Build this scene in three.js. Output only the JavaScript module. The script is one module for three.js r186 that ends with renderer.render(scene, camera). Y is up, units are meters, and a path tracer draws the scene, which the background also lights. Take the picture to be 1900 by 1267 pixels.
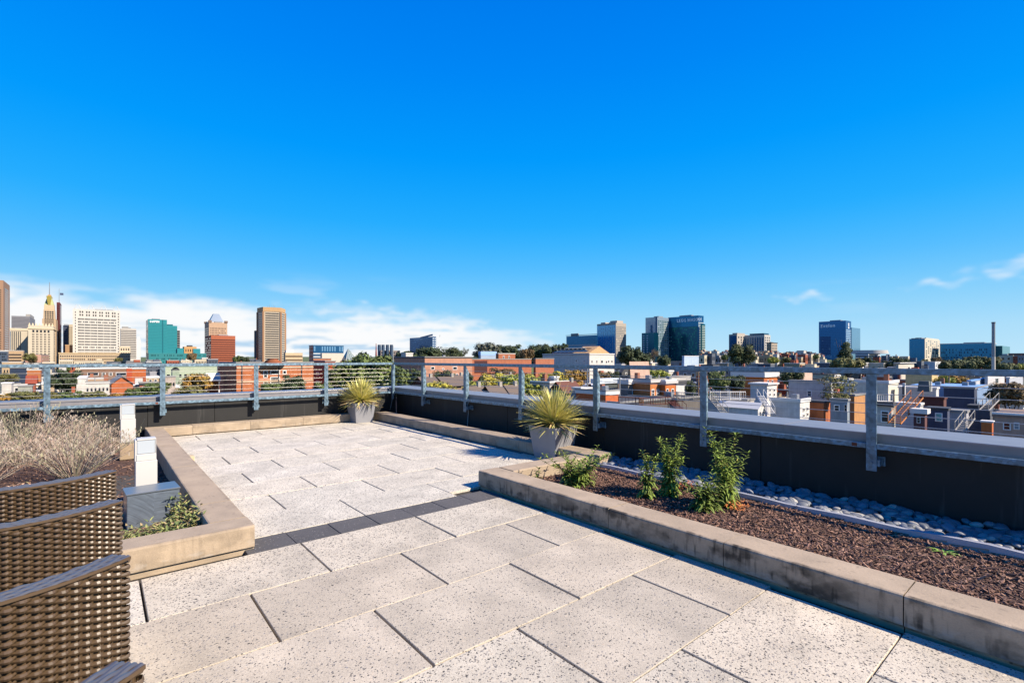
import * as THREE from 'three';
import { mergeGeometries } from 'three/addons/utils/BufferGeometryUtils.js';
import { TextGeometry } from 'three/addons/geometries/TextGeometry.js';
import { FontLoader } from 'three/addons/loaders/FontLoader.js';

// ------------------------------------------------------------------ camera
const EYE = 1.31, F = 916.84, CX = 950, HZ = 666.05, YAW = -0.6958, GROUND = -18;
const camera = new THREE.PerspectiveCamera(2 * Math.atan(633.5 / F) * 180 / Math.PI, 1900 / 1267, 0.05, 30000);
camera.position.set(0, EYE, 0);
camera.rotation.set(0, YAW, 0);
camera.setViewOffset(1900, 1267, 0, -32.55, 1900, 1267);
const scene = new THREE.Scene();
const renderer = new THREE.WebGLRenderer({ antialias: true });
renderer.toneMapping = THREE.LinearToneMapping;
const EXPOSURE = 2.0;
renderer.toneMappingExposure = EXPOSURE;
renderer.shadowMap.enabled = true;

// ------------------------------------------------------------------ sun
const SUN = new THREE.Vector3(0.6, 1.0, 1.15).normalize();
const sun = new THREE.DirectionalLight(new THREE.Color(1, 0.875, 0.71), 5);
sun.position.copy(SUN).multiplyScalar(60);
sun.castShadow = true;
sun.shadow.radius = 1;
Object.assign(sun.shadow.camera, { left: -40, right: 40, top: 40, bottom: -40, near: 1, far: 400 });
sun.shadow.mapSize.set(4096, 4096);
scene.add(sun, sun.target);

// ------------------------------------------------------------------ noise
function rng(seed) { let a = seed >>> 0; return () => { a = (a + 0x6D2B79F5) >>> 0; let t = a; t = Math.imul(t ^ (t >>> 15), t | 1); t ^= t + Math.imul(t ^ (t >>> 7), t | 61); return ((t ^ (t >>> 14)) >>> 0) / 4294967296; }; }
const hash2 = (x, y, s) => { let h = Math.imul(x | 0, 374761393) ^ Math.imul(y | 0, 668265263) ^ Math.imul(s | 0, 1442695041); h = Math.imul(h ^ (h >>> 13), 1274126177); return ((h ^ (h >>> 16)) >>> 0) / 4294967296; };
const sm = (a, b, x) => { const t = Math.min(1, Math.max(0, (x - a) / (b - a))); return t * t * (3 - 2 * t); };
const mix = (a, b, t) => a + (b - a) * t;
function vnoise(x, y, s, px = 0, py = 0) {
  const xi = Math.floor(x), yi = Math.floor(y); let fx = x - xi, fy = y - yi; fx = fx * fx * (3 - 2 * fx); fy = fy * fy * (3 - 2 * fy);
  const w = (v, p) => p ? ((v % p) + p) % p : v;
  const a = hash2(w(xi, px), w(yi, py), s), b = hash2(w(xi + 1, px), w(yi, py), s), c = hash2(w(xi, px), w(yi + 1, py), s), d = hash2(w(xi + 1, px), w(yi + 1, py), s);
  return mix(mix(a, b, fx), mix(c, d, fx), fy);
}
function fbm(x, y, s, oct = 4, px = 0, py = 0) { let v = 0, a = 0.5, t = 0; for (let i = 0; i < oct; i++) { v += a * vnoise(x, y, s + i * 17, px, py); t += a; a *= 0.5; x *= 2; y *= 2; px *= 2; py *= 2; } return v / t; }
const lin = (c) => c <= 0.04045 ? c / 12.92 : Math.pow((c + 0.055) / 1.055, 2.4);

// ------------------------------------------------------------------ sky
{
  const W = 2048, H = 1024, data = new Float32Array(W * H * 4);
  const stops = [[0, 192, 230, 250], [3, 172, 222, 251], [6, 138, 209, 252], [10, 88, 190, 255], [15, 38, 173, 255], [22, 2, 154, 253], [30, 0, 135, 246], [40, 0, 117, 234], [60, 0, 98, 214], [90, 0, 86, 200]];
  const skyAt = (e) => { e = Math.max(0, e); let i = 0; while (i < stops.length - 2 && e > stops[i + 1][0]) i++; const A = stops[i], B = stops[i + 1], t = Math.min(1, (e - A[0]) / (B[0] - A[0])); return [1, 2, 3].map((k) => lin(mix(A[k], B[k], t) / 255)); };
  for (let j = 0; j < H; j++) {
    const el = ((j + 0.5) / H - 0.5) * 180, base = skyAt(el);
    for (let i = 0; i < W; i++) {
      const ph = ((i + 0.5) / W - 0.5) * 2 * Math.PI, dx = Math.cos(ph), dz = Math.sin(ph);
      const th = Math.atan2(dx, -dz) * 180 / Math.PI;
      let [r, g, b] = base;
      if (el > -3 && el < 16) {
        // a bank of low cloud on the -z side, thinning out towards +x
        const bank = 1 - sm(30, 56, th) * (1 - sm(150, 178, th));
        const top = (mix(3.0, 6.0, bank) - 1.7 * sm(6, 16, th)) * (0.85 + 0.35 * fbm(th * 0.09 + 40, 3, 5, 3));
        const n = fbm(th * 0.17 + 40, el * 0.62, 11, 5), n2 = fbm(th * 0.42 + 40, el * 2.3 + th * 0.11, 23, 4);
        const under = 1 - sm(top * 0.72, top * 1.16, el + (n - 0.5) * 5.0 + (n2 - 0.5) * 1.6);
        let c = under * bank * sm(0.22, 0.52, n * 0.6 + n2 * 0.4 + 0.14 * (1 - el / 7));
        const wisp = sm(0.56, 0.76, fbm(th * 0.12 + 90, el * 0.85 + th * 0.05, 31, 5)) * sm(2, 4.5, el) * (1 - sm(6.5, 9.5, el)) * (0.22 + 0.5 * (1 - sm(-2, 14, th)) * bank + 0.2 * sm(66, 84, th)) * sm(0.3, 0.6, fbm(th * 0.05 + 3, 8, 51, 3));
        const puff = (a, e, wa, we) => { const q = Math.hypot((th - a) / wa, (el - e + 0.25 * Math.sin(th * 2.1)) / we) + (fbm(th * 0.9, el * 2.5, 61, 4) - 0.5) * 1.1; return 0.5 * (1 - sm(0.1, 1.25, q)) * (0.45 + 0.55 * sm(0.35, 0.65, fbm(th * 0.6 + 9, el * 4 + th * 0.2, 63, 4))); };
        c = Math.max(c, wisp, puff(70.8, 6.1, 2.3, 0.5), puff(81, 6.6, 2.4, 0.4), puff(85.5, 7.4, 3.2, 0.7), puff(89, 6.2, 3, 0.5), puff(21, 5.4, 7, 0.8), puff(27, 4.6, 8, 1.0));
        const streak = sm(0.52, 0.72, fbm(th * 0.28 + 7, el * 3.4, 47, 4)) * (1 - sm(1.6, 4.2, el)) * bank;
        const wr = lin(mix(0.985, 0.70, streak)), wg = lin(mix(0.99, 0.83, streak)), wb = lin(mix(0.995, 0.94, streak));
        c = Math.min(1, c);
        r = mix(r, wr, c); g = mix(g, wg, c); b = mix(b, wb, c);
      }
      if (el < 0) { const t = sm(0, -12, el); r = mix(r, 0.10, t); g = mix(g, 0.11, t); b = mix(b, 0.11, t); }
      const o = (j * W + i) * 4; data[o] = r / EXPOSURE; data[o + 1] = g / EXPOSURE; data[o + 2] = b / EXPOSURE; data[o + 3] = 1;
    }
  }
  const tex = new THREE.DataTexture(data, W, H, THREE.RGBAFormat, THREE.FloatType);
  tex.mapping = THREE.EquirectangularReflectionMapping; tex.magFilter = THREE.LinearFilter; tex.minFilter = THREE.LinearFilter; tex.needsUpdate = true;
  scene.background = tex; scene.environment = tex;
}

// ------------------------------------------------------------------ helpers
const V = (x, y, z) => new THREE.Vector3(x, y, z);
const FWD = V(-Math.sin(YAW), 0, -Math.cos(YAW)), RGT = V(Math.cos(YAW), 0, -Math.sin(YAW));
const at = (px, py, d) => V(0, EYE, 0).addScaledVector(FWD, d).addScaledVector(RGT, (px - CX) / F * d).add(V(0, (HZ - py) / F * d, 0));
const yAt = (py, d) => EYE + (HZ - py) / F * d;
const hex = (h, k = 1) => new THREE.Color(h).multiplyScalar(k);
const std = (color, roughness = 0.8, metalness = 0, extra = {}) => new THREE.MeshStandardMaterial({ color, roughness, metalness, ...extra });
const taken = {};
function numbered(name) { if (!(name in taken)) { taken[name] = 0; return name; } taken[name]++; return name + '_' + String(taken[name]).padStart(3, '0'); }
function shade(o) { o.castShadow = true; o.receiveShadow = true; return o; }
function tag(o, label, category, group) { o.userData.label = label; o.userData.category = category; if (group) o.userData.group = group; return o; }
function thing(name, label, category, pos = V(0, 0, 0), group) { const g = new THREE.Group(); g.name = numbered(name); g.position.copy(pos); scene.add(g); return tag(g, label, category, group); }
function structure(name, pos = V(0, 0, 0)) { const g = new THREE.Group(); g.name = numbered(name); g.position.copy(pos); g.userData.kind = 'structure'; scene.add(g); return g; }
function part(parent, name, geo, mat, label) { const m = shade(new THREE.Mesh(geo.isMB ? geo.geo() : geo, mat)); m.name = name; if (label) m.userData.label = label; parent.add(m); return m; }
const stuff = (m) => { m.userData.kind = 'stuff'; return m; };

class MB {                                   // collects triangles into one geometry, uv in metres
  constructor() { this.p = []; this.n = []; this.u = []; this.c = []; this.col = null; this.isMB = true; this.off = [0, 0]; }
  _v(a, n, uv) {
    this.p.push(a.x, a.y, a.z); this.n.push(n.x, n.y, n.z);
    if (uv) this.u.push(uv[0], uv[1]); else {
      const ax = Math.abs(n.x), ay = Math.abs(n.y), az = Math.abs(n.z);
      if (ay >= ax && ay >= az) this.u.push(a.x + this.off[0], a.z + this.off[1]); else if (ax >= az) this.u.push(a.z + this.off[0], a.y + this.off[1]); else this.u.push(a.x + this.off[0], a.y + this.off[1]);
    }
    if (this.col) this.c.push(this.col[0], this.col[1], this.col[2]);
  }
  tri(a, b, c, uv) { const n = b.clone().sub(a).cross(c.clone().sub(a)).normalize(); this._v(a, n, uv && uv[0]); this._v(b, n, uv && uv[1]); this._v(c, n, uv && uv[2]); return this; }
  quad(a, b, c, d, uv) { this.tri(a, b, c, uv && [uv[0], uv[1], uv[2]]); this.tri(a, c, d, uv && [uv[0], uv[2], uv[3]]); return this; }
  smooth(a, b, c, na, nb, nc) { this._v(a, na); this._v(b, nb); this._v(c, nc); return this; }
  obox(c, X, Y, Z) {                         // centre and three half-vectors
    const P = (i, j, k) => c.clone().addScaledVector(X, i).addScaledVector(Y, j).addScaledVector(Z, k);
    const q = (a, b, cc, d, out) => { const n = b.clone().sub(a).cross(cc.clone().sub(a)); n.dot(out) > 0 ? this.quad(a, b, cc, d) : this.quad(a, d, cc, b); };
    for (const s of [-1, 1]) {
      q(P(s, -1, -1), P(s, 1, -1), P(s, 1, 1), P(s, -1, 1), X.clone().multiplyScalar(s));
      q(P(-1, s, -1), P(1, s, -1), P(1, s, 1), P(-1, s, 1), Y.clone().multiplyScalar(s));
      q(P(-1, -1, s), P(1, -1, s), P(1, 1, s), P(-1, 1, s), Z.clone().multiplyScalar(s));
    }
    return this;
  }
  box(x0, x1, y0, y1, z0, z1) { return this.obox(V((x0 + x1) / 2, (y0 + y1) / 2, (z0 + z1) / 2), V((x1 - x0) / 2, 0, 0), V(0, (y1 - y0) / 2, 0), V(0, 0, (z1 - z0) / 2)); }
  bevel(x0, x1, y0, y1, z0, z1, b) {         // a box with chamfered edges
    const c = V((x0 + x1) / 2, (y0 + y1) / 2, (z0 + z1) / 2), h = [(x1 - x0) / 2, (y1 - y0) / 2, (z1 - z0) / 2];
    const pt = (s, f) => { const a = [0, 0, 0]; for (let k = 0; k < 3; k++) a[k] = s[k] * (h[k] - (k === f ? 0 : b)); return V(a[0] + c.x, a[1] + c.y, a[2] + c.z); };
    const put = (pts) => { const n = pts[1].clone().sub(pts[0]).cross(pts[2].clone().sub(pts[0])); const m = pts.reduce((q, p) => q.add(p), V(0, 0, 0)).divideScalar(pts.length).sub(c); if (n.dot(m) < 0) pts.reverse(); pts.length === 3 ? this.tri(...pts) : this.quad(...pts); };
    for (let f = 0; f < 3; f++) for (const s of [-1, 1]) {
      const o = [0, 1, 2].filter((k) => k !== f), mk = (i, j) => { const a = [0, 0, 0]; a[f] = s; a[o[0]] = i; a[o[1]] = j; return a; };
      put([pt(mk(-1, -1), f), pt(mk(1, -1), f), pt(mk(1, 1), f), pt(mk(-1, 1), f)]);
    }
    for (let e = 0; e < 3; e++) { const [f, g] = [0, 1, 2].filter((k) => k !== e); for (const i of [-1, 1]) for (const j of [-1, 1]) { const mk = (t) => { const a = [0, 0, 0]; a[e] = t; a[f] = i; a[g] = j; return a; }; put([pt(mk(-1), f), pt(mk(1), f), pt(mk(1), g), pt(mk(-1), g)]); } }
    for (const i of [-1, 1]) for (const j of [-1, 1]) for (const k of [-1, 1]) put([pt([i, j, k], 0), pt([i, j, k], 1), pt([i, j, k], 2)]);
    return this;
  }
  tube(pts, r0, r1 = r0, sides = 6, cap = true) {
    const rings = [];
    for (let i = 0; i < pts.length; i++) {
      const d = (pts[Math.min(i + 1, pts.length - 1)].clone().sub(pts[Math.max(i - 1, 0)])).normalize(), a = Math.abs(d.y) < 0.9 ? V(0, 1, 0) : V(1, 0, 0), X = a.clone().cross(d).normalize(), Y = d.clone().cross(X), r = mix(r0, r1, i / (pts.length - 1)), ring = [];
      for (let k = 0; k < sides; k++) { const t = k / sides * 2 * Math.PI, n = X.clone().multiplyScalar(Math.cos(t)).addScaledVector(Y, Math.sin(t)); ring.push([pts[i].clone().addScaledVector(n, r), n]); }
      rings.push(ring);
    }
    for (let i = 0; i + 1 < rings.length; i++) for (let k = 0; k < sides; k++) {
      const A = rings[i][k], B = rings[i][(k + 1) % sides], C = rings[i + 1][(k + 1) % sides], D = rings[i + 1][k];
      this.smooth(A[0], B[0], C[0], A[1], B[1], C[1]); this.smooth(A[0], C[0], D[0], A[1], C[1], D[1]);
    }
    if (cap) { const e = rings[rings.length - 1]; for (let k = 1; k + 1 < sides; k++) this.tri(e[0][0], e[k][0], e[k + 1][0]); }
    return this;
  }
  prism(poly, y0, y1, s1 = 1, cx = 0, cz = 0) {   // polygon [x,z] counter-clockwise seen from above, top scaled by s1 about (cx,cz)
    const top = poly.map(([x, z]) => V(cx + (x - cx) * s1, y1, cz + (z - cz) * s1)), bot = poly.map(([x, z]) => V(x, y0, z)), n = poly.length, mid = V(poly.reduce((a, p) => a + p[0], 0) / n, 0, poly.reduce((a, p) => a + p[1], 0) / n);
    for (let i = 0; i < n; i++) { const j = (i + 1) % n, nn = bot[j].clone().sub(bot[i]).cross(top[j].clone().sub(bot[i])), out = bot[i].clone().add(bot[j]).multiplyScalar(0.5).sub(mid).setY(0); nn.dot(out) > 0 ? this.quad(bot[i], bot[j], top[j], top[i]) : this.quad(bot[i], top[i], top[j], bot[j]); }
    for (let i = 1; i + 1 < n; i++) { const a = top[0], b = top[i], c = top[i + 1]; b.clone().sub(a).cross(c.clone().sub(a)).y > 0 ? this.tri(a, b, c) : this.tri(a, c, b); }
    return this;
  }
  geo() {
    const g = new THREE.BufferGeometry();
    g.setAttribute('position', new THREE.Float32BufferAttribute(this.p, 3)); g.setAttribute('normal', new THREE.Float32BufferAttribute(this.n, 3)); g.setAttribute('uv', new THREE.Float32BufferAttribute(this.u, 2));
    if (this.c.length) g.setAttribute('color', new THREE.Float32BufferAttribute(this.c, 3));
    return g;
  }
}

// textures ---------------------------------------------------------
function tex(w, h, fn, srgb, rx = 1, ry = rx) {     // fn(x, y) -> [r, g, b] in 0..1
  const d = new Uint8Array(w * h * 4);
  for (let y = 0; y < h; y++) for (let x = 0; x < w; x++) { const c = fn(x, y), o = (y * w + x) * 4; for (let k = 0; k < 3; k++) d[o + k] = Math.max(0, Math.min(255, Math.round(c[k] * 255))); d[o + 3] = 255; }
  const t = new THREE.DataTexture(d, w, h, THREE.RGBAFormat); t.wrapS = t.wrapT = THREE.RepeatWrapping; t.magFilter = THREE.LinearFilter; t.minFilter = THREE.LinearMipmapLinearFilter; t.generateMipmaps = true; t.repeat.set(rx, ry); if (srgb) t.colorSpace = THREE.SRGBColorSpace; t.needsUpdate = true; return t;
}
// aggregate paving: pale ground, dark and light chips, small pits
function paverTextures(seed, ground, nDark, nLight, chip, size = 1.3) {
  const N = 1024, R = rng(seed), tint = new Float32Array(N * N * 3), hgt = new Float32Array(N * N);
  for (let y = 0; y < N; y++) for (let x = 0; x < N; x++) {
    const a = fbm(x / N * 6, y / N * 6, seed, 4, 6, 6) - 0.5, b = vnoise(x / N * 340, y / N * 340, seed + 3, 340, 340) - 0.5, o = y * N + x;
    for (let k = 0; k < 3; k++) tint[o * 3 + k] = ground[k] * (1 + a * 0.20 + b * 0.16 - 0.07 * sm(0.60, 0.75, fbm(x / N * 3, y / N * 3, seed + 60, 5, 3, 3))); hgt[o] = 0.7 + b * 0.22;
  }
  const stamp = (n, pick, dh) => { for (let i = 0; i < n; i++) { const cx = R() * N, cy = R() * N, r = chip * (0.45 + 1.25 * R() * R()) * N / size / 2, e = 0.45 + 0.5 * R(), an = R() * Math.PI, ca = Math.cos(an), sa = Math.sin(an), col = pick(R), m = Math.ceil(r) + 1; for (let y = -m; y <= m; y++) for (let x = -m; x <= m; x++) { const u = (x * ca + y * sa) / r, v = (-x * sa + y * ca) / (r * e), q = Math.sqrt(u * u + v * v) + (hash2(x + cx, y + cy, 7) - 0.5) * 0.35; if (q < 1) { const o = (((Math.floor(cy) + y) % N + N) % N) * N + (((Math.floor(cx) + x) % N + N) % N), t = Math.min(1, (1 - q) * 3); for (let k = 0; k < 3; k++) tint[o * 3 + k] = mix(tint[o * 3 + k], col[k], t); hgt[o] = mix(hgt[o], dh, t); } } } };
  stamp(nLight, (r) => { const k = 0.9 + 0.22 * r(); return [ground[0] * k * 1.03, ground[1] * k, ground[2] * k * 0.97]; }, 0.85);
  stamp(nDark, (r) => { const k = 0.2 + 0.38 * r(); return [k * 0.98, k * 0.95, k * 0.93]; }, 0.25);
  return { map: tex(N, N, (x, y) => [0, 1, 2].map((k) => tint[(y * N + x) * 3 + k]), true, 1 / size), bump: tex(N, N, (x, y) => { const v = hgt[y * N + x]; return [v, v, v]; }, false, 1 / size) };
}
const pvA = paverTextures(101, [0.735, 0.708, 0.652], 8200, 2600, 0.0098), pvB = paverTextures(202, [0.675, 0.636, 0.572], 6200, 1800, 0.0088), pvC = paverTextures(303, [0.30, 0.292, 0.29], 2600, 3600, 0.009, 1.1);
const mPaverPale = std(0xffffff, 0.9, 0, { map: pvA.map, bumpMap: pvA.bump, bumpScale: 0.0025 });
const mPaverBeige = std(0xffffff, 0.9, 0, { map: pvB.map, bumpMap: pvB.bump, bumpScale: 0.002 });
const mPaverGrey = std(hex('#f7f4f0'), 0.9, 0, { map: pvA.map, bumpMap: pvA.bump, bumpScale: 0.002 }); 
for (const m of [mPaverPale, mPaverBeige, mPaverGrey]) m.tones = [[1, 1, 1], [0.95, 0.945, 0.93], [1.0, 0.985, 0.96], [0.93, 0.935, 0.93]].map((t) => { const q = m.clone(); q.color.multiply(new THREE.Color(...t)); return q; });
const mPaverDark = std(0xffffff, 0.88, 0, { map: pvC.map, bumpMap: pvC.bump, bumpScale: 0.002 });
// cast stone of the kerbs: cloudy, with drip stains that hang from the upper edge of the outer side
function kerbTexture(seed, stain) {
  const W = 1024, H = 256;                  // u 3.66 m; v: 0..0.16 side, 0.16..0.64 the rest
  return tex(W, H, (x, y) => {
    const v = y / H * 0.64; let k = 0.60 + 0.11 * (fbm(x / W * 24, y / H * 5, seed, 5, 24, 5) - 0.5) + 0.05 * (hash2(x, y, seed) - 0.5);
    let c = [k * 1.0, k * 0.892, k * 0.755];
    if (v < 0.163) {
      const d = 1 - v / 0.163, col = fbm(x / W * 190, d * 1.3, seed + 9, 3, 190, 0), zone = sm(0.40, 0.70, fbm(x / W * 14, d * 1.1 + 4, seed + 21, 4, 14, 0)), blot = sm(0.40, 0.72, fbm(x / W * 34, y / H * 9, seed + 5, 5, 34, 9));
      const drip = sm(0.48, 0.80, col) * sm(-0.1, 0.45, col * 1.5 - d * 0.9 + 0.1), s = Math.min(0.85, stain * (zone * (0.40 * drip + 0.45 * blot) + 0.30 * blot + 0.10 * drip));
      const lime = sm(0.6, 0.74, fbm(x / W * 60, y / H * 20, seed + 33, 4, 60, 20)) * sm(0.55, 0.9, d) * 0.5;
      c = c.map((q, i) => mix(q * mix(1, [0.30, 0.29, 0.27][i], s), 0.66, lime * 0.5));
    } else if (v < 0.43) { const sp = sm(0.70, 0.8, fbm(x / W * 90, y / H * 22, seed + 41, 3, 90, 22)); c = c.map((q) => q * (1 - 0.10 * sp)); }
    return c;
  }, true, 1 / 3.66, 1 / 0.64);
}
const kerbBump = tex(256, 256, (x, y) => { const v = 0.5 + 0.5 * (fbm(x / 8, y / 8, 61, 3, 32, 32) - 0.5) + 0.3 * (hash2(x, y, 5) - 0.5); return [v, v, v]; }, false, 2);
const mKerbStained = std(0xffffff, 0.85, 0, { map: kerbTexture(71, 1.05), bumpMap: kerbBump, bumpScale: 0.002 });
const mKerbClean = std(0xffffff, 0.85, 0, { map: kerbTexture(72, 0.22), bumpMap: kerbBump, bumpScale: 0.002 });
// hot-dip zinc: spangle cells
const spangle = (() => {
  const N = 256, R = rng(5), P = []; for (let i = 0; i < 150; i++) P.push([R() * N, R() * N, R()]);
  const f = new Float32Array(N * N); for (let y = 0; y < N; y++) for (let x = 0; x < N; x++) { let b = 1e9, v = 0; const wx = x + (vnoise(x / 9, y / 9, 4) - 0.5) * 5, wy = y + (vnoise(x / 9, y / 9, 8) - 0.5) * 5; for (const p of P) { let dx = Math.abs(wx - p[0]), dy = Math.abs(wy - p[1]); dx = Math.min(dx, N - dx); dy = Math.min(dy, N - dy); const q = dx * dx + dy * dy; if (q < b) { b = q; v = p[2]; } } f[y * N + x] = v; }
  return f;
})();
const zincMap = tex(256, 256, (x, y) => { const v = spangle[y * 256 + x], w = fbm(x / 32, y / 32, 91, 4, 8, 8), k = 0.455 + 0.10 * (v - 0.5) + 0.17 * (w - 0.5) + 0.06 * sm(0.56, 0.66, w); return [k * 0.82, k, k * 1.12]; }, true, 3.2);
const zincRough = tex(256, 256, (x, y) => { const v = spangle[y * 256 + x], w = fbm(x / 32, y / 32, 91, 4, 8, 8); const r = 0.38 + 0.14 * v + 0.22 * sm(0.56, 0.66, w); return [r, r, r]; }, false, 3.2);
const mZinc = std(0xffffff, 1, 0.3, { map: zincMap, roughnessMap: zincRough });
const mCable = std(hex('#b4b2ae'), 0.38, 0.7);
const memMap = tex(256, 256, (x, y) => { const s = sm(0.66, 0.8, fbm(x / 256 * 46, y / 256 * 3, 15, 4, 46, 3)), k = 0.080 + 0.04 * (fbm(x / 16, y / 16, 12, 4, 16, 16) - 0.5) + 0.10 * s; return [k, k * 0.985, k * 0.965]; }, true, 0.5);
const mMembrane = std(0xffffff, 0.7, 0, { map: memMap });
const mMembraneDark = std(hex('#161618'), 0.75);
const copMap = tex(256, 256, (x, y) => { const k = 0.465 + 0.06 * (fbm(x / 20, y / 20, 35, 4, 12, 12) - 0.5); return [k, k * 0.985, k * 1.01]; }, true, 1);
const mCoping = std(0xffffff, 0.38, 0.0, { map: copMap });
const grime = tex(256, 256, (x, y) => { const k = 0.88 + 0.14 * (fbm(x / 16, y / 16, 55, 5, 16, 16) - 0.5) + 0.1 * (fbm(x / 4, y / 64, 56, 3, 64, 4) - 0.5); return [k, k, k]; }, true, 0.125);
const wall = (h, k = 1, r = 0.85) => std(hex(h, k), r, 0, { map: grime });

// ------------------------------------------------------------------ ground and far terrain
{
  const g = structure('ground'); const R = 9000; const m = new MB(); m.quad(V(-R, GROUND, R), V(R, GROUND, R), V(R, GROUND, -R), V(-R, GROUND, -R));
  const gm = tex(256, 256, (x, y) => { const n = fbm(x / 16, y / 16, 77, 5, 16, 16), t = sm(0.45, 0.6, n); return [mix(0.33, 0.27, t), mix(0.33, 0.31, t), mix(0.33, 0.22, t)]; }, true, 0.01);
  part(g, 'city_ground', m, std(0xffffff, 0.95, 0, { map: gm }));
  const mHill = std(0xffffff, 0.95, 0, { map: tex(256, 256, (x, y) => { const n = fbm(x / 8, y / 8, 78, 5, 32, 32); return [0.22 + 0.16 * n, 0.27 + 0.15 * n, 0.14 + 0.12 * n]; }, true, 0.02) });
  const mound = (name, px0, px1, d, top, thick, seed, mat = mHill) => {        // a rounded rise of land between two bearings
    const h = structure(name), mb = new MB(), n = 64, rows = 8, P = [];
    for (let i = 0; i <= n; i++) { const row = [], px = mix(px0, px1, i / n), e = Math.sin(Math.PI * Math.min(1, Math.max(0, i / n))) ** 0.35; for (let j = 0; j <= rows; j++) { const t = j / rows, prof = Math.sin(t * Math.PI) ** 0.7, p = at(px, HZ, d + (t - 0.5) * thick); p.y = GROUND + (top - GROUND) * e * prof * (0.86 + 0.2 * fbm(i * 0.21, j * 0.3, seed, 3)); row.push(p); } P.push(row); }
    for (let i = 0; i < n; i++) for (let j = 0; j < rows; j++) mb.quad(P[i][j], P[i + 1][j], P[i + 1][j + 1], P[i][j + 1]);
    part(h, 'hillside', mb, mat);
  };
  mound('park_hill', 690, 1090, 470, 4, 170, 3);
  mound('distant_hills', -900, 3200, 4200, 22, 1500, 5);
  mound('hillside_district', 1180, 2300, 1150, 6, 700, 9);
}

// ------------------------------------------------------------------ roof deck
const KF = 2.99;                            // face of the near right kerb
{
  const deck = structure('roof_deck');
  part(deck, 'roof_slab', new MB().box(-9, 5.62, -17.9, -0.062, -10.78, 7), mMembraneDark);
  const mJoint = std(hex('#3b3733'), 0.95); part(deck, 'bedding_layer', new MB().box(-8.9, 4.56, -0.06, -0.034, -10.05, 6.9), mJoint);
  const R = rng(9), gap = 0.008;
  const variants = {};
  const paver = (x0, x1, z0, z1, mat, key) => {
    const w = x1 - x0 - (mat === mPaverDark ? 0.004 : gap * 1.6), d = z1 - z0 - gap * 0.75; if (w < 0.03 || d < 0.03) return;
    const k = [w.toFixed(2), d.toFixed(2), Math.floor(R() * 6)].join('_');
    if (!variants[k]) { const m = new MB(); m.off = [R() * 5, R() * 5]; m.bevel(-w / 2, w / 2, -0.03, 0, -d / 2, d / 2, 0.0025); variants[k] = m.geo(); }
    const p = part(deck, key, variants[k], mat.tones ? mat.tones[Math.floor(R() * mat.tones.length)] : mat); p.position.set((x0 + x1) / 2, -0.0005 + (R() - 0.5) * 0.004, (z0 + z1) / 2); p.rotation.set((R() - 0.5) * 0.004, (R() - 0.5) * 0.002, (R() - 0.5) * 0.003);
  };
  const W = 0.6115, L = 0.918;
  for (let k = 1; k < 13; k++) {
    const z0 = -4.2828 + W * k, z1 = z0 + W, x0 = (k % 2 ? 0.1816 : 0.644) - 5 * L;
    for (let n = 0; n < 10; n++) { const a = x0 + n * L, b = Math.min(a + L, KF - 0.012); if (a > KF - 0.03 || (k > 7 && a < -2.6)) continue; paver(a, b, z0, z1, k === 1 ? (R() < 0.5 ? mPaverPale : mPaverGrey) : k >= 5 && b > 1.9 ? mPaverGrey : R() < 0.8 ? mPaverBeige : mPaverGrey, 'paver'); }
  }
  for (let n = 0; n < 7; n++) { const a = 0.76 + n * 0.3155; paver(a, Math.min(a + 0.3155, KF - 0.01), -3.972, -3.666, mPaverDark, 'dark_paver'); }
  for (let k = 0; k < 11; k++) {
    const z1 = -3.975 - 0.6 * k, z0 = Math.max(z1 - 0.6, -10.045), off = k % 2 ? 1.25 : 1.711;
    for (let n = -1; n < 5; n++) { const a = Math.max(off + n * 0.9255, 0.83), b = Math.min(off + (n + 1) * 0.9255, 4.53); if (b - a < 0.03) continue; if (k === 0 && a > 2.95) { paver(a, b, z0, -4.12, mPaverPale, 'paver'); continue; } paver(a, k === 0 ? Math.min(b, 4.53) : b, z0, k === 0 && b > 3.0 ? -4.12 : z1, mPaverPale, 'paver'); }
  }
}

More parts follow.
